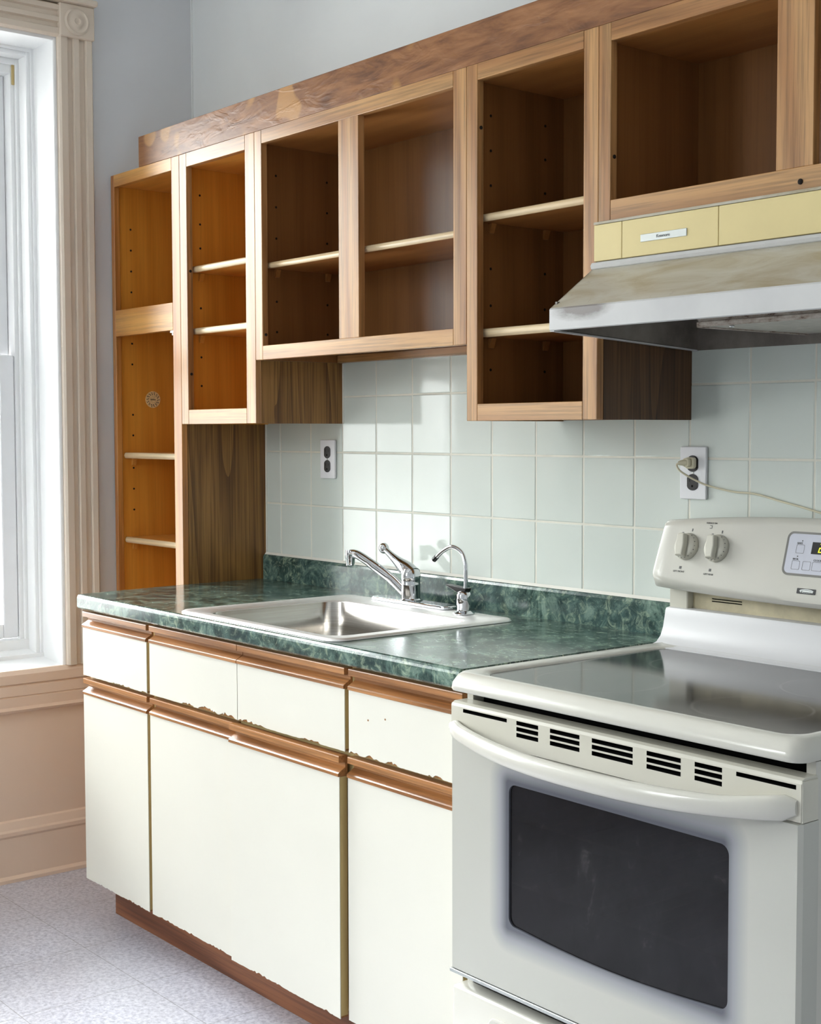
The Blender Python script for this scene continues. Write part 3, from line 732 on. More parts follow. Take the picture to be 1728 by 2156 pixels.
# ------------------------------------------------------------------ sink
sk = thing('kitchen_sink', (.79, -.36, ZCn), 'stainless steel drop-in sink with a single square bowl in the green counter', 'sink')
m = MB()
ox0, ox1, oy0, oy1 = .458, 1.112, -.622, -.098
bx0, bx1, by0, by1 = .528, 1.062, -.585, -.195
N = 6
def loop(x0, x1, y0, y1, r, z): return [(x, y, z) for x, y in rrect(x0, x1, y0, y1, r, N)]
rows = [loop(ox0, ox1, oy0, oy1, .035, ZCn+.0008), loop(ox0+.001, ox1-.001, oy0+.001, oy1-.001, .035, ZCn+.004), loop(ox0+.005, ox1-.005, oy0+.005, oy1-.005, .032, ZCn+.0065),
        loop(ox0+.012, ox1-.012, oy0+.012, oy1-.012, .03, ZCn+.0058), loop(bx0-.004, bx1+.004, by0-.004, by1+.004, .05, ZCn+.0045), loop(bx0, bx1, by0, by1, .05, ZCn+.001),
        loop(bx0+.006, bx1-.006, by0+.006, by1-.006, .05, ZCn-.06), loop(bx0+.012, bx1-.012, by0+.012, by1-.012, .05, ZCn-.145), loop(bx0+.02, bx1-.02, by0+.02, by1-.02, .05, ZCn-.158), loop(bx0+.045, bx1-.045, by0+.045, by1-.045, .04, ZCn-.163)]
R = m.strip(rows[:6], close=True); R = m.strip(rows[5:], 1, close=True)
f = m.bm.faces.new(R[-1]); f.material_index = 1; bmesh.ops.remove_doubles(m.bm, verts=m.bm.verts, dist=1e-6); bmesh.ops.recalc_face_normals(m.bm, faces=m.bm.faces)
m.build('basin', [STEEL, STEEL_SHADED], sk)
MB().lathe([(.042, .0005), (.042, .003), (.034, .003), (.030, .001), (0, .001)], (.79, -.39, ZCn-.163), 'z', 24).build('drain', CHROME_R, sk)

# main faucet
fx, fy, fz = .728, -.105, ZCn+.006
fa = thing('kitchen_faucet', (fx, fy, fz), 'chrome single-lever kitchen faucet with long slanted spout at the back of the sink', 'faucet')
m = MB(); m.prism(rrect(fx-.145, fx+.165, fy-.026, fy+.026, .022), fz, fz+.009, 'z', bev=.004, seg=3); m.build('base_plate', CHROME, fa)
m = MB(); m.lathe([(.030, .009), (.030, .011), (.0245, .014), (.0235, .045), (.0245, .047), (.0245, .050), (.0235, .052), (.0235, .058)], (fx, fy, fz), 'z', 32); m.build('body', CHROME, fa)
m = MB()
m.lathe([(.0235, .058), (.0245, .062), (.0245, .074), (.021, .086), (.012, .094), (0, .096)], (fx, fy, fz), 'z', 32)
tip = Vector((.618, -.105, 1.046))
m.tube([(fx+.010, fy, fz+.073), (fx-.012, fy, fz+.084), (fx-.030, fy, fz+.092), (.678, fy, 1.0145), (.654, fy, 1.027), (.633, fy, 1.038), tip], [.0205, .0205, .0180, .0130, .0095, .0078, .0072], 16)
m.sphere(tip, .0128, 16, (1.1, 1, 1.1))
m.build('lever', CHROME, fa)
m = MB()
sp = [Vector((fx-.012, fy-.006, fz+.026)), Vector((.656, -.113, .972)), Vector((.581, -.124, 1.008)), Vector((.548, -.129, 1.022)), Vector((.528, -.131, 1.027)), Vector((.513, -.133, 1.026))]
m.tube(catmull(sp, 6), [.0135]*6+[.0125]*6+[.0115]*19, 16)
m.lathe([(0, .014), (.0125, .014), (.0135, .010), (.0135, -.008), (.012, -.010), (.012, -.026), (.010, -.0275), (0, -.0275)], (.511, -.133, 1.022), 'z', 24)
m.build('spout', CHROME, fa)
# filter tap
gx, gy, gz = .965, -.135, ZCn+.006
g = thing('filter_faucet', (gx, gy, gz), 'small gooseneck drinking water tap with black lever, right of the main faucet', 'faucet')
m = MB(); m.lathe([(.026, 0), (.026, .002), (.020, .006), (.0165, .008), (.0165, .020), (.0175, .021), (.0175, .046), (.014, .052), (.006, .056), (0, .056)], (gx, gy, gz), 'z', 28); m.build('body', CHROME, g)
m = MB()
m.tube(catmull([(gx+.006, gy, gz+.045), (gx+.007, gy, gz+.09), (gx+.006, gy, gz+.118), (gx-.008, gy, gz+.145), (gx-.040, gy-.001, gz+.157), (gx-.072, gy-.002, gz+.146), (gx-.098, gy-.003, gz+.128)], 7), .0052, 12)
sp_o = m.build('spout', CHROME, g)
MB().tube([(gx-.096, gy-.003, gz+.1295), (gx-.107, gy-.003, gz+.121)], .0062, 12).build('spout_tip', BLACKP, sp_o)
m = MB(); m.prism([(gx+.014, gz+.0555), (gx+.016, gz+.062), (gx-.012, gz+.064), (gx-.056, gz+.0665), (gx-.058, gz+.0635), (gx-.02, gz+.052), (gx-.006, gz+.047), (gx+.008, gz+.048)], gy-.009, gy+.009, 'y', bev=.001); m.build('lever', BLACKP, g)

# ------------------------------------------------------------------ outlets and cord
def outlet(x0, x1, z0, z1, label):
    cx, cz = (x0+x1)/2, (z0+z1)/2
    t = thing('wall_outlet', (cx, -.009, cz), label, 'outlet', 'duplex outlets on the tiled wall')
    m = MB(); m.prism(rrect(x0, x1, z0, z1, .003, 3), -.0098, -.0165, 'y', bev=.0018); m.build('cover_plate', PLATE, t)
    for d in (.0195, -.0195):
        p = []
        for i in range(24):
            a = 2*PI*i/24; p.append((cx+max(-.0143, min(.0143, .0175*math.cos(a))), cz+d+.0172*math.sin(a)))
        m = MB(); m.prism(p, -.0166, -.0182, 'y', bev=.0004, seg=1)
        m.box(cx-.0075, cx-.0060, -.01825, -.0181, cz+d+.001, cz+d+.008, mi=1); m.box(cx+.0060, cx+.0075, -.01825, -.0181, cz+d+.001, cz+d+.008, mi=1)
        m.lathe([(.0026, 0), (.0026, -.0002), (0, -.0002)], (cx, -.0182, cz+d-.008), 'y', 10, 1, False)
        m.build('receptacle', [RECEPT, BLACK], t)
    MB().lathe([(.0032, 0), (.0028, -.0008), (0, -.0010)], (cx, -.0166, cz), 'y', 12).build('screw', SILVER, t)
    return t
outlet(.212, .282, 1.2144, 1.323, 'white duplex outlet with nothing plugged in, behind the sink')
outlet(1.521, 1.590, 1.2026, 1.3125, 'white duplex outlet holding a plug, above the stove control panel')
pc = thing('power_cord', (1.5555, -.02, 1.277), 'thin ivory cord with plug running from the outlet along the tiles above the stove', 'cord')
m = MB(); m.prism(rrect(1.5445, 1.5675, 1.2665, 1.2905, .006, 4), -.0184, -.030, 'y', bev=.0025)
m.prism(rrect(1.546, 1.563, 1.270, 1.289, .006, 4), -.030, -.040, 'y', bev=.003)
m.tube([(1.5535, -.036, 1.279), (1.547, -.043, 1.279), (1.542, -.047, 1.278)], [.008, .006, .004], 10); m.build('plug', CORDM, pc)
pts = [(1.5435, -.046, 1.2785), (1.538, -.047, 1.274), (1.544, -.043, 1.262), (1.568, -.032, 1.246), (1.600, -.022, 1.2325), (1.6575, -.0135, 1.2215), (1.712, -.0125, 1.2185), (1.776, -.0125, 1.2055), (1.832, -.0125, 1.1945), (1.90, -.0125, 1.178), (1.98, -.0125, 1.150), (2.05, -.0125, 1.08), (2.07, -.0125, .95), (2.07, -.0125, .5), (2.07, -.02, FZ+.003)]
m = MB(); m.tube(catmull(pts, 6), .0021, 8); m.build('cable', CORDM, pc)

# ------------------------------------------------------------------ range hood
HX0, HX1 = 1.5515, 2.3095
h = thing('range_hood', ((HX0+HX1)/2, -.2, 1.512), 'grimy white range hood with yellowed fascia under the right wall cabinet', 'range hood')
m = MB()
def plate(pts, a0, a1, mi=0): m.prism(pts, a0, a1, 'x', mi=mi)
th = .003
# top, upper front, ridge, slope, lip, back, ends
m.box(HX0, HX1, -.3105, -.0095, 1.7460, 1.7495)
plate([(-.3105, 1.7460), (-.3135, 1.7440), (-.3135, 1.7485), (-.3105, 1.7495)], HX0, HX1)
plate([(-.3065, 1.746), (-.3065, 1.669), (-.3035, 1.669), (-.3035, 1.746)], HX0, HX1)
plate([(-.3035, 1.672), (-.318, 1.6705), (-.322, 1.6645), (-.320, 1.6590), (-.3175, 1.6575), (-.3035, 1.6650)], HX0, HX1, 1)
plate([(-.3175, 1.6575), (-.4300, 1.5775), (-.4270, 1.5755), (-.3035, 1.6650)], HX0, HX1, 0)
plate([(-.4300, 1.5775), (-.4325, 1.5745), (-.4325, 1.5365), (-.4300, 1.5350), (-.4200, 1.5355), (-.4200, 1.5375), (-.4280, 1.5380), (-.4280, 1.5760)], HX0, HX1, 1)
endp = [(-.0095, 1.512), (-.4300, 1.5350), (-.4300, 1.5775), (-.3175, 1.6575), (-.3065, 1.6650), (-.3065, 1.746), (-.0095, 1.746)]
for a, b in ((HX0, HX0+th), (HX1-th, HX1)): m.prism(endp, a, b, 'x', mi=0)
m.box(HX0, HX1, -.0125, -.0095, 1.512, 1.746, mi=2)
for a, b in ((HX0-.0005, HX0+.010), (HX1-.010, HX1+.0005)): m.prism([(-.0095, 1.5105), (-.43, 1.5335), (-.43, 1.5362), (-.0095, 1.5132)], a, b, 'x', mi=1)
# inner roof and inward flanges
m.box(HX0+th, HX1-th, -.405, -.0125, 1.590, 1.593, mi=2)
for a, b in ((HX0+th, HX0+.008), (HX1-.008, HX1-th)): m.prism([(-.0125, 1.5142), (-.42, 1.5375), (-.42, 1.590), (-.0125, 1.590)], a, b, 'x', mi=2)
m.build('canopy', [HOODM, HOODLIP, SOOT], h)
for a, b in ((HX0, 1.6235), (1.6245, 1.8535), (1.8545, HX1)):
    m = MB(); m.box(a, b, -.3125, -.3068, 1.6735, 1.7435, .0008); p = m.build('fascia_panel', YELLOW, h)
    if abs(a-1.6245) < 1e-4:
        m = MB(); m.box(1.672, 1.783, -.3140, -.3126, 1.6985, 1.7125, .0005); text_into(m, 'Kenmore', .0085, (1.7275, -.3142, 1.7055), 1)
        m.build('badge', [SILVER, INK], p)
# filter tray under the roof
m = MB()
def taper(x0, x1, y0, y1, zt, zb, d, mi):
    T = [(x0-d, y0, zt), (x1+d, y0, zt), (x1+d, y1, zt), (x0-d, y1, zt)]; Bq = [(x0, y0, zb), (x1, y0, zb), (x1, y1, zb), (x0, y1, zb)]
    m.strip([T, Bq], mi, False, True); m.bm.faces.new([m.bm.verts.new(p) for p in Bq]).material_index = 0
taper(1.842, 2.26, -.345, -.03, 1.589, 1.530, .028, 1)
m.box(1.838, 2.262, -.350, -.345, 1.5285, 1.537, mi=1); m.box(1.838, 1.846, -.345, -.03, 1.5275, 1.5325, mi=1)
bmesh.ops.recalc_face_normals(m.bm, faces=m.bm.faces)
m.build('filter_tray', [FILTER, RUST], h)
MB().sphere((1.90, -.33, 1.5275), .005, 12, (1, 1, .6)).build('latch_knob', CHROME_R, h)

# ------------------------------------------------------------------ oven range
RX0, RX1 = 1.532, 2.294
RC = (RX0+RX1)/2
st = thing('oven_range', (1.912, -.35, FZ), 'freestanding cream electric range with black glass cooktop and oven door', 'stove')
m = MB()
m.box(RX0+.004, RX0+.02, -.625, -.03, FZ+.03, .872); m.box(RX1-.02, RX1-.004, -.625, -.03, FZ+.03, .872)
m.box(RX0+.02, RX1-.02, -.05, -.03, FZ+.03, .872); m.box(RX0+.02, RX1-.02, -.60, -.05, FZ+.03, FZ+.06)
for x in (RX0+.04, RX1-.04):
    for y in (-.58, -.08): m.lathe([(.016, 0), (.016, .03), (.012, .031)], (x, y, FZ), 'z', 14)
m.build('body', ENAMEL, st)
m = MB(); m.box(RX0+.021, RX1-.021, -.60, -.50, .79, .871); m.build('inner_gap', BLACK, st)
MB().box(RX0+.021, RX1-.021, -.615, -.60, .325, .36).build('drawer_gap', BLACK, st)
# oven cavity with racks
m = MB()
m.box(RX0+.05, RX0+.06, -.60, -.10, .38, .78); m.box(RX1-.06, RX1-.05, -.60, -.10, .38, .78); m.box(RX0+.06, RX1-.06, -.11, -.10, .38, .78)
m.box(RX0+.06, RX1-.06, -.60, -.11, .38, .39); m.box(RX0+.06, RX1-.06, -.60, -.11, .77, .78); m.build('oven_cavity', OVENIN, st)
for z in (.52, .64):
    m = MB()
    for y in (-.585, -.35, -.13): m.tube([(RX0+.062, y, z), (RX1-.062, y, z)], .003, 8)
    for i in range(16):
        x = RX0+.09+i*(RX1-RX0-.18)/15; m.tube([(x, -.585, z), (x, -.13, z)], .0015, 6)
    m.build('oven_rack', RACKM, st)
# cooktop frame (rounded rim around recessed glass)
m = MB()
oxa, oxb, oya, oyb = RX0-.002, RX1+.004, -.674, -.062
gxa, gxb, gya, gyb = 1.574, 2.256, -.628, -.112
def L2(x0, x1, y0, y1, r, z): return [(x, y, z) for x, y in rrect(x0, x1, y0, y1, r, 8)]
rows = [L2(oxa+.012, oxb-.012, oya+.012, oyb, .02, .8735), L2(oxa+.002, oxb-.002, oya+.003, oyb, .025, .8755), L2(oxa, oxb, oya, oyb, .028, .880), L2(oxa+.001, oxb-.001, oya+.002, oyb, .028, .890), L2(oxa+.006, oxb-.006, oya+.012, oyb, .026, .903), L2(oxa+.011, oxb-.011, oya+.020, oyb, .024, .9075),
        L2(oxa+.018, oxb-.018, oya+.028, oyb, .022, .9085), L2(gxa-.010, gxb+.010, gya-.010, gyb+.006, .034, .9070), L2(gxa-.003, gxb+.003, gya-.003, gyb+.003, .040, .9045), L2(gxa, gxb, gya, gyb, .042, .9020)]
R = m.strip(rows, close=True); m.bm.faces.new(R[0]); 
bmesh.ops.recalc_face_normals(m.bm, faces=m.bm.faces)
m.build('cooktop_frame', ENAMEL, st)
m = MB(); m.prism(rrect(gxa+.0005, gxb-.0005, gya+.0005, gyb-.0005, .042, 8), .8985, .9022, 'z'); m.build('glass_cooktop', COOKTOP, st)
# backguard: lower riser with a curved foot
m = MB()
prof = [(-.128, .9035), (-.115, .9045), (-.098, .909), (-.086, .920), (-.078, .938), (-.073, .960), (-.071, .972), (-.068, .9775), (-.060, .979), (-.032, .979), (-.032, .875), (-.128, .875)]
m.prism(prof, RX0-.003, RX1+.004, 'x', bev=.004, seg=2)
for f in m.bm.faces: f.smooth = len(f.verts) == 4 and abs(f.normal.x) < .5
m.build('backguard_riser', WHITE_EN, st)
m = MB()
m.box(RX0+.05, RX1-.05, -.044, -.034, .978, 1.05); 
m.box(RX0+.10, RX0+.175, -.0448, -.0440, 1.0015, 1.0035, mi=1); m.box(RX0+.10, RX0+.175, -.0448, -.0440, .9965, .9985, mi=1)
m.build('vent_recess', [GREASY, BLACK], st)
for a, b in ((RX0+.002, RX0+.05), (RX1-.05, RX1-.002)):
    m = MB(); m.box(a, b, -.062, -.034, .977, 1.045, .002); m.build('end_block', ENAMEL_DOOR_W, st)
# control panel, bowed top and bottom
m = MB(); rows = []
NXP = 28
def panel_prof(x):
    u = (x-1.912)/.392
    k = 1-u*u
    zt_, zc_, zb_ = 1.158+.020*k, 1.049-.020*k, 1.0215-.010*k
    return [(-.034, zt_-.004), (-.040, zt_), (-.050, zt_+.001), (-.059, zt_-.004), (-.063, zt_-.014), (-.0955-.004*k, zc_+.010), (-.0985-.004*k, zc_+.001), (-.0985-.004*k, zc_-.006), (-.090-.002*k, zb_+.002), (-.084, zb_), (-.036, zb_+.004)]
PX0, PX1 = RX0-.010, RX1+.010
for i in range(NXP+1):
    x = PX0+(PX1-PX0)*i/NXP; rows.append([(x, y, z) for y, z in panel_prof(x)])
def shrink(row, dx, f):
    cy = sum(p[1] for p in row)/len(row); cz = sum(p[2] for p in row)/len(row)
    return [(p[0]+dx, cy+(p[1]-cy)*f, cz+(p[2]-cz)*f) for p in row]
rows = [shrink(rows[0], -.0055, .86), shrink(rows[0], -.0035, .95)]+rows+[shrink(rows[-1], .0035, .95), shrink(rows[-1], .0055, .86)]
R = m.strip(rows, close=True); m.bm.faces.new(R[0]); m.bm.faces.new(R[-1])
bmesh.ops.recalc_face_normals(m.bm, faces=m.bm.faces)
cp = m.build('control_panel', ENAMEL, st)
def tilt_at(x):                          # lean of the panel face
    p = panel_prof(x); return math.atan2(p[4][0]-p[5][0], p[4][1]-p[5][1])
def face_y(x, z):
    p = panel_prof(x); (ya, za), (yb_, zb_) = p[4], p[5]
    return ya+(yb_-ya)*(za-z)/(za-zb_)
def panel_pt(x, z, off=0.0):
    a = tilt_at(x); n = Vector((0, -math.cos(a), math.sin(a))); return Vector((x, face_y(x, z), z))+n*off
def on_panel(build_fn, x, z, off=0.0):
    """make geometry in local x, y(up the panel), z(out) and place it on the face"""
    t = bmesh.new(); q = MB(); q.bm.free(); q.bm = t; build_fn(q)
    M = Matrix.Translation(panel_pt(x, z, off)) @ Matrix.Rotation(PI/2-tilt_at(x), 4, 'X')
    t.transform(M); return q
def shrinkb(q, fn, f=.9):
    fn(q)
    for v in q.bm.verts: v.co.x *= f; v.co.y *= f
def knob(x, z):
    def b(q):
        q.lathe([(.0315, 0), (.0318, .004), (.0300, .008), (.0275, .011), (.0255, .0125), (0, .0125)], (0, 0, 0), 'z', 40)
        # grip bar, a little turned
        t = bmesh.new(); r = MB(); r.bm.free(); r.bm = t
        r.prism([(-.0105, -.0265), (.0085, -.0275), (.0115, .0), (.0095, .0235), (.0, .0262), (-.0095, .0245), (-.0125, .0)], .0122, .0265, 'z', bev=.003, seg=2)
        t.transform(Matrix.Rotation(math.radians(8), 4, 'Z')); q.merge(t)
    k = on_panel(lambda q: shrinkb(q, b), x, z).build('control_knob', ENAMEL_DOOR_W, cp)
    def d(q):
        for i in range(11):
            a = math.radians(60-i*19); rr = .0288
            q.lathe([(.0008 if i % 2 else .0011, .0095), (.0008 if i % 2 else .0011, .0106), (0, .0106)], (rr*math.cos(a), rr*math.sin(a), 0), 'z', 6, 0, False)
    o = on_panel(lambda q: shrinkb(q, d), x, z).build('dial_marks', INK, k)
    on_panel(lambda q: q.box(-.0125, -.0085, .0265, .0278, .0095, .0105), x, z).build('pointer_mark', INK, k)
knob(1.594, 1.1085); knob(1.671, 1.1095); knob(2.155, 1.1085); knob(2.232, 1.1085)
def lab(txt, x, z, size):
    m = MB(); text_into(m, txt, size, panel_pt(x, z, .0003), 0, tilt_at(x), .0002); m.build('printed_label', INK, cp)
lab('LEFT FRONT', 1.586, 1.0585, .0052); lab('LEFT REAR', 1.662, 1.0580, .0052); lab('SURFACE ON', 1.644, 1.1585, .0046)
for x in (1.588, 1.664):
    on_panel(lambda q: q.box(-.0028, .0028, -.0028, .0028, 0, .0003), x, 1.0665, 0.0001).build('burner_mark', INK, cp)
on_panel(lambda q: q.prism([(-.003, .0028), (.003, .0028), (.003, -.0038), (-.003, -.0038), (-.003, -.0026), (.0018, -.0026), (.0018, .0016), (-.003, .0016)], 0, .0003, 'z'), 1.644, 1.1515, .0001).build('indicator_mark', INK, cp)
for x in (1.598, 1.675):
    on_panel(lambda q: q.box(-.0014, .0014, -.003, .003, 0, .0003), x, 1.1425, .0001).build('off_mark', INK, cp)
# keypad with display
def kp(q): q.prism(rrect(-.0, .150, -.040, .037, .010), -.004, .0008, 'z')
pad = on_panel(kp, 1.838, 1.1135).build('keypad', GREYPANEL, cp)
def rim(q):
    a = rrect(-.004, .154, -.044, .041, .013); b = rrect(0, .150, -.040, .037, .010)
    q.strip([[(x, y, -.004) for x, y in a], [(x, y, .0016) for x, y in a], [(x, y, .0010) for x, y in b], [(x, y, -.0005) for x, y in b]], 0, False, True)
on_panel(rim, 1.838, 1.1135).build('keypad_rim', plain('keypad_rim_grey', rgb(126, 124, 120), .5), cp)  # raised rim in one even mid grey
on_panel(lambda q: q.box(.054, .122, -.0005, .0225, .0008, .0014), 1.838, 1.1135).build('clock_display', BLACKP, pad)
def seg(q):
    w_, h_, tck, sk_ = .0105, .0078, .0019, .16
    x0, y0 = .069, .0028
    def bar(xa, ya, xb, yb2):
        t = bmesh.new(); r = MB(); r.bm.free(); r.bm = t
        r.box(xa, xb, ya, yb2, .0014, .0017); 
        for v in t.verts: v.co.x += (v.co.y-y0)*sk_
        q.merge(t)
    bar(x0, y0+2*h_, x0+w_, y0+2*h_+tck); bar(x0, y0+h_, x0+w_, y0+h_+tck); bar(x0, y0, x0+w_, y0+tck)
    bar(x0+w_-tck, y0+h_+tck, x0+w_, y0+2*h_); bar(x0, y0+tck, x0+tck, y0+h_)
    bar(x0+w_+.0032, y0+h_*.4, x0+w_+.0055, y0+h_*.4+.0022); bar(x0+w_+.0032, y0+h_*1.5, x0+w_+.0055, y0+h_*1.5+.0022)
on_panel(seg, 1.838, 1.1135).build('clock_digits', LED, pad)
def btn(q):
    for bx, by, bw in ((.0195, -.001, .018), (.0155, -.0325, .018), (.0395, -.0325, .018), (.061, -.0325, .022)):
        a = rrect(bx, bx+bw, by, by+.017, .002, 3); c = rrect(bx+.0006, bx+bw-.0006, by+.0006, by+.0164, .0018, 3)
        q.strip([[(x, y, .0009) for x, y in a], [(x, y, .0010) for x, y in a], [(x, y, .0010) for x, y in c], [(x, y, .0009) for x, y in c]], 0, False, True)
    q.box(.0295, .0318, .0225, .0248, .0008, .001); q.box(.0245, .0268, -.008, -.0057, .0008, .001)
m = on_panel(btn, 1.838, 1.1135)
def plab(txt, lx, ly, size):
    t = bmesh.new(); r = MB(); r.bm.free(); r.bm = t
    text_into(r, txt, size, (0, 0, 0)); t.transform(Matrix.Rotation(-PI/2, 4, 'X')); t.transform(Matrix.Translation((lx, ly, .0010)))
    t.transform(Matrix.Translation(panel_pt(1.838, 1.1135)) @ Matrix.Rotation(PI/2-tilt_at(1.838), 4, 'X')); m.merge(t)
plab('BAKE', .026, .0185, .0052); plab('BROIL', .0225, -.0125, .0048); plab('CLOCK', .071, -.0125, .0052)
m.build('key_outlines', INK, pad)
# brand badge
zb = 1.0440
def bd(q):
    q.prism(rrect(-.0205, .0205, -.0052, .0052, .001, 2), -.0004, .0008, 'z')
    q.prism([(.0145*math.cos(2*PI*i/24)+.001, .0028*math.sin(2*PI*i/24)-.0012) for i in range(24)], .0008, .0010, 'z', mi=1)
    q.prism([(.0155*math.cos(PI*i/16)+.001, .0038*math.sin(PI*i/16)+.0002) for i in range(17)]+[(.0125*math.cos(PI-PI*i/16)+.001, .0022*math.sin(PI-PI*i/16)+.0002) for i in range(17)], .0008, .0011, 'z', mi=1)
m = on_panel(bd, 1.8965, zb, .0002)
t2 = bmesh.new(); r = MB(); r.bm.free(); r.bm = t2; text_into(r, 'Kenmore', .0062, (0, 0, 0)); t2.transform(Matrix.Rotation(-PI/2, 4, 'X')); t2.transform(Matrix.Translation((.0015, -.0022, .0011)))
t2.transform(Matrix.Translation(panel_pt(1.8965, zb, .0002)) @ Matrix.Rotation(PI/2-tilt_at(1.8965), 4, 'X')); m.merge(t2, 0)
m.build('badge', [INKD, SILVER], cp)

# oven door
YD = -.664
dr = MB()
wx0, wx1, wz0, wz1 = 1.690, 2.168, .478, .730
win = []
for cx, cz, a0 in ((wx1-.016, wz1-.016, 0), (wx0+.016, wz1-.016, 90)):
    for i in range(7):
        a = math.radians(a0+90*i/6); win.append((cx+.016*math.cos(a), cz+.016*math.sin(a)))
for i in range(7):
    a = math.radians(180+90*i/6); win.append((wx0+.016+.016*math.cos(a), wz0+.016+.016*math.sin(a)))
for i in range(1, 12):
    u = i/12; win.append((wx0+.016+(wx1-wx0-.032)*u, wz0-.012*math.sin(PI*u)))
for i in range(7):
    a = math.radians(270+90*i/6); win.append((wx1-.016+.016*math.cos(a), wz0+.016+.016*math.sin(a)))
# door skin: ring between outline and window, then sides
def door_skin(m, x0, x1, z0, z1, y):
    n = len(win)
    # outer points radially matched to window points
    cx, cz = (wx0+wx1)/2, (wz0+wz1)/2
    out = []
    for (x, z) in win:
        dx, dz = x-cx, z-cz
        tx = ((x1-.006 if dx > 0 else x0+.006)-cx)/dx if abs(dx) > 1e-6 else 1e9
        tz = ((z1-.002 if dz > 0 else z0+.002)-cz)/dz if abs(dz) > 1e-6 else 1e9
        q = min(tx, tz); out.append((cx+dx*q, cz+dz*q))
    # add true corners
    corners = [(x1-.006, z1-.002), (x0+.006, z1-.002), (x0+.006, z0+.002), (x1-.006, z0+.002)]
    for c in corners:
        k = min(range(n), key=lambda i: (out[i][0]-c[0])**2+(out[i][1]-c[1])**2); out[k] = c
    V1 = [m.bm.verts.new((x, y+.004, z)) for x, z in win]; V1b = [m.bm.verts.new((x, y, z)) for x, z in win]; V2 = [m.bm.verts.new((x, y, z)) for x, z in out]
    def oz(p): return (x1 if p[0] > cx else x0)
    V3 = []
    for x, z in out:
        ex = x1 if abs(x-(x1-.006)) < 1e-6 else (x0 if abs(x-(x0+.006)) < 1e-6 else x)
        ez = z1 if abs(z-(z1-.002)) < 1e-6 else (z0 if abs(z-(z0+.002)) < 1e-6 else z)
        V3.append((ex, ez))
    W3 = [m.bm.verts.new((x, y+.006, z)) for x, z in V3]; W4 = [m.bm.verts.new((x, y+.042, z)) for x, z in V3]
    for A_, B_, sm in ((V1, V1b, 0), (V1b, V2, 0), (V2, W3, 1), (W3, W4, 0)):
        for i in range(n):
            f = m.bm.faces.new((A_[i], A_[(i+1) % n], B_[(i+1) % n], B_[i]))
door_skin(dr, RX0, RX1, .3565, .7885, YD)
bmesh.ops.recalc_face_normals(dr.bm, faces=dr.bm.faces)
door = dr.build('oven_door', OVENDOOR, st)
MB().prism(win, YD+.0035, YD+.0075, 'y').build('oven_window', OVENGLASS, door)
MB().box(RX0-.001, RX1+.001, YD-.001, YD+.04, .3490, .3562, .001).build('trim_strip', SILVER, door)
# vent and handle moulding above the door glass
m = MB()
vz0, vz1 = .789, .8535
slots = []
zr_ = [.8405, .8300, .8195]
grp = [(1.7065, 1.7605), (1.789, 1.858), (1.886, 1.975), (2.004, 2.073), (2.100, 2.152)]
slots.append((1.566, 1.682, zr_[0]-.0040, zr_[0]+.0026)); slots.append((2.178, 2.283, zr_[0]-.0040, zr_[0]+.0026))
for i, z in enumerate(zr_):
    for a, b in grp: slots.append((a, b, z-.0042, z+.0030))
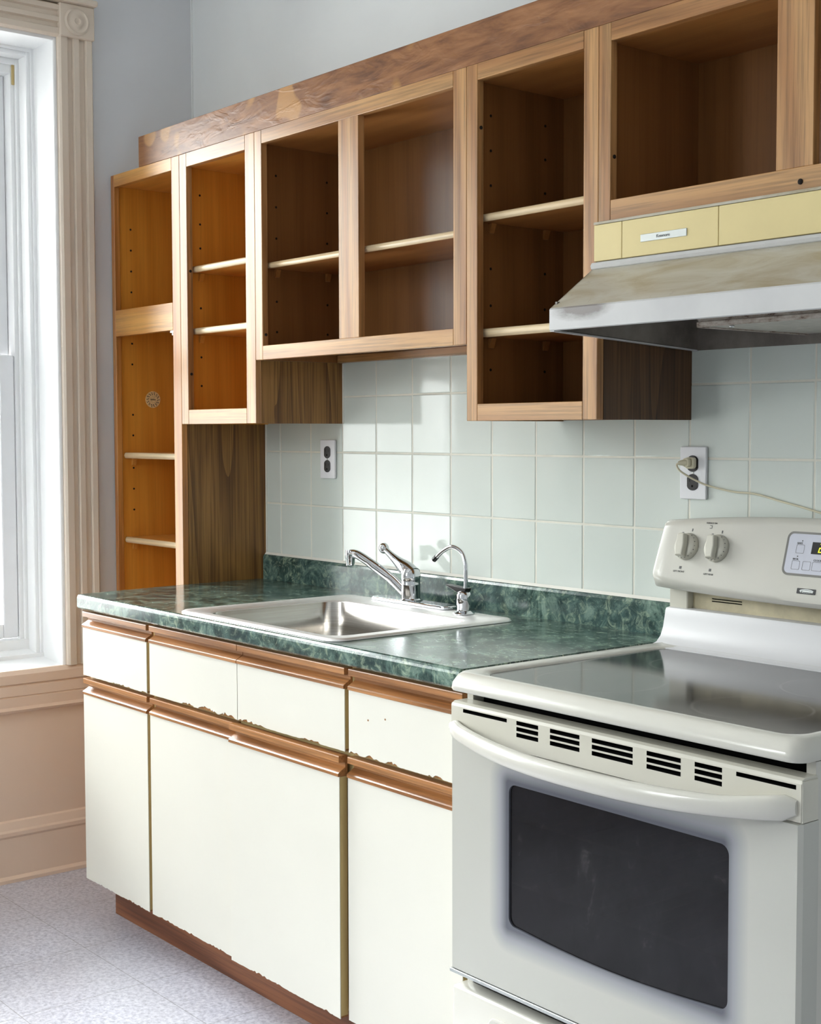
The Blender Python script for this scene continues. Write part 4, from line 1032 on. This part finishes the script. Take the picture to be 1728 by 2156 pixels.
# moulding front as grid with slots left open
xs = sorted(set([RX0+.002, RX1-.002]+[v for q in slots for v in q[:2]])); zs = sorted(set([vz0, vz1-.008]+[v for q in slots for v in q[2:]]))
def is_slot(x, z): return any(a-1e-6 < x < b+1e-6 and c-1e-6 < z < d+1e-6 for a, b, c, d in slots)
gv = {}
def gvert(x, z):
    if (x, z) not in gv: gv[(x, z)] = m.bm.verts.new((x, YD+.002, z))
    return gv[(x, z)]
for i in range(len(xs)-1):
    for j in range(len(zs)-1):
        if not is_slot((xs[i]+xs[i+1])/2, (zs[j]+zs[j+1])/2):
            m.bm.faces.new((gvert(xs[i], zs[j]), gvert(xs[i+1], zs[j]), gvert(xs[i+1], zs[j+1]), gvert(xs[i], zs[j+1])))
for a, b, c, d in slots:
    y0_, y1_ = YD+.002, YD+.036
    for q in (((a, c), (b, c)), ((b, c), (b, d)), ((b, d), (a, d)), ((a, d), (a, c))):
        m.bm.faces.new([m.bm.verts.new(p) for p in ((q[0][0], y0_, q[0][1]), (q[1][0], y0_, q[1][1]), (q[1][0], y1_, q[1][1]), (q[0][0], y1_, q[0][1]))]).material_index = 1  # slot walls coloured black in place of the shade inside
    m.box(a-.002, b+.002, y1_, y1_+.001, c-.002, d+.002, mi=1)
m.prism([(YD+.002, vz1-.008), (YD+.004, vz1-.003), (YD+.010, vz1), (YD+.040, vz1), (YD+.040, vz1-.008)], RX0+.002, RX1-.002, 'x')
for a, b in ((RX0, RX0+.003), (RX1-.003, RX1)): m.box(a, b, YD+.0025, YD+.04, vz0, vz1-.004, .001)
m.box(RX0+.002, RX1-.002, YD+.002, YD+.04, vz0-.0005, vz0+.001)
m.build('vent_moulding', [ENAMEL_DOOR_W, BLACK], door)
# bowed handle
m = MB(); rows = []
NH = 40
for i in range(NH+1):
    u = i/NH; x = RX0+.001+(RX1-.008-RX0-.001)*u
    bow = (1-abs(2*u-1)**2.4)
    yo = YD-.004-.056*bow
    z0h, z1h = .7915-.020*bow, .8210-.0155*bow+.010*max(0, (u-.86)/.14)
    if u < .04: z1h = .8215
    e_ = min(1, u/.012, (1-u)/.03); e_ = max(.0, e_)
    zc_, hh = (z0h+z1h)/2, (z1h-z0h)/2*(0.55+.45*math.sqrt(max(0, 1-(1-e_)**2)))
    th_ = .011*(.35+.65*e_)+.004
    ring = []
    for k in range(14):
        a = 2*PI*k/14; cs, sn = math.cos(a), math.sin(a)
        ring.append((x, yo+.006+th_*(abs(cs)**.8)*(1 if cs > 0 else -1)*.8, zc_+hh*(abs(sn)**.8)*(1 if sn > 0 else -1)))
    rows.append(ring)
R = m.strip(rows, close=True); m.bm.faces.new(R[0]); m.bm.faces.new(R[-1])
bmesh.ops.recalc_face_normals(m.bm, faces=m.bm.faces)
# webs that carry the handle at each end
m.build('handle', ENAMEL, door)
# drawer
m = MB(); m.box(RX0+.004, RX1-.004, YD+.001, YD+.04, .075, .3265, .007, seg=3)
dw = m.build('storage_drawer', ENAMEL, st)
m = MB(); m.prism(rrect(1.640, 2.186, .262, .300, .018), YD+.0015, YD-.0055, 'y', bev=.003); m.build('drawer_pull', ENAMEL, dw)
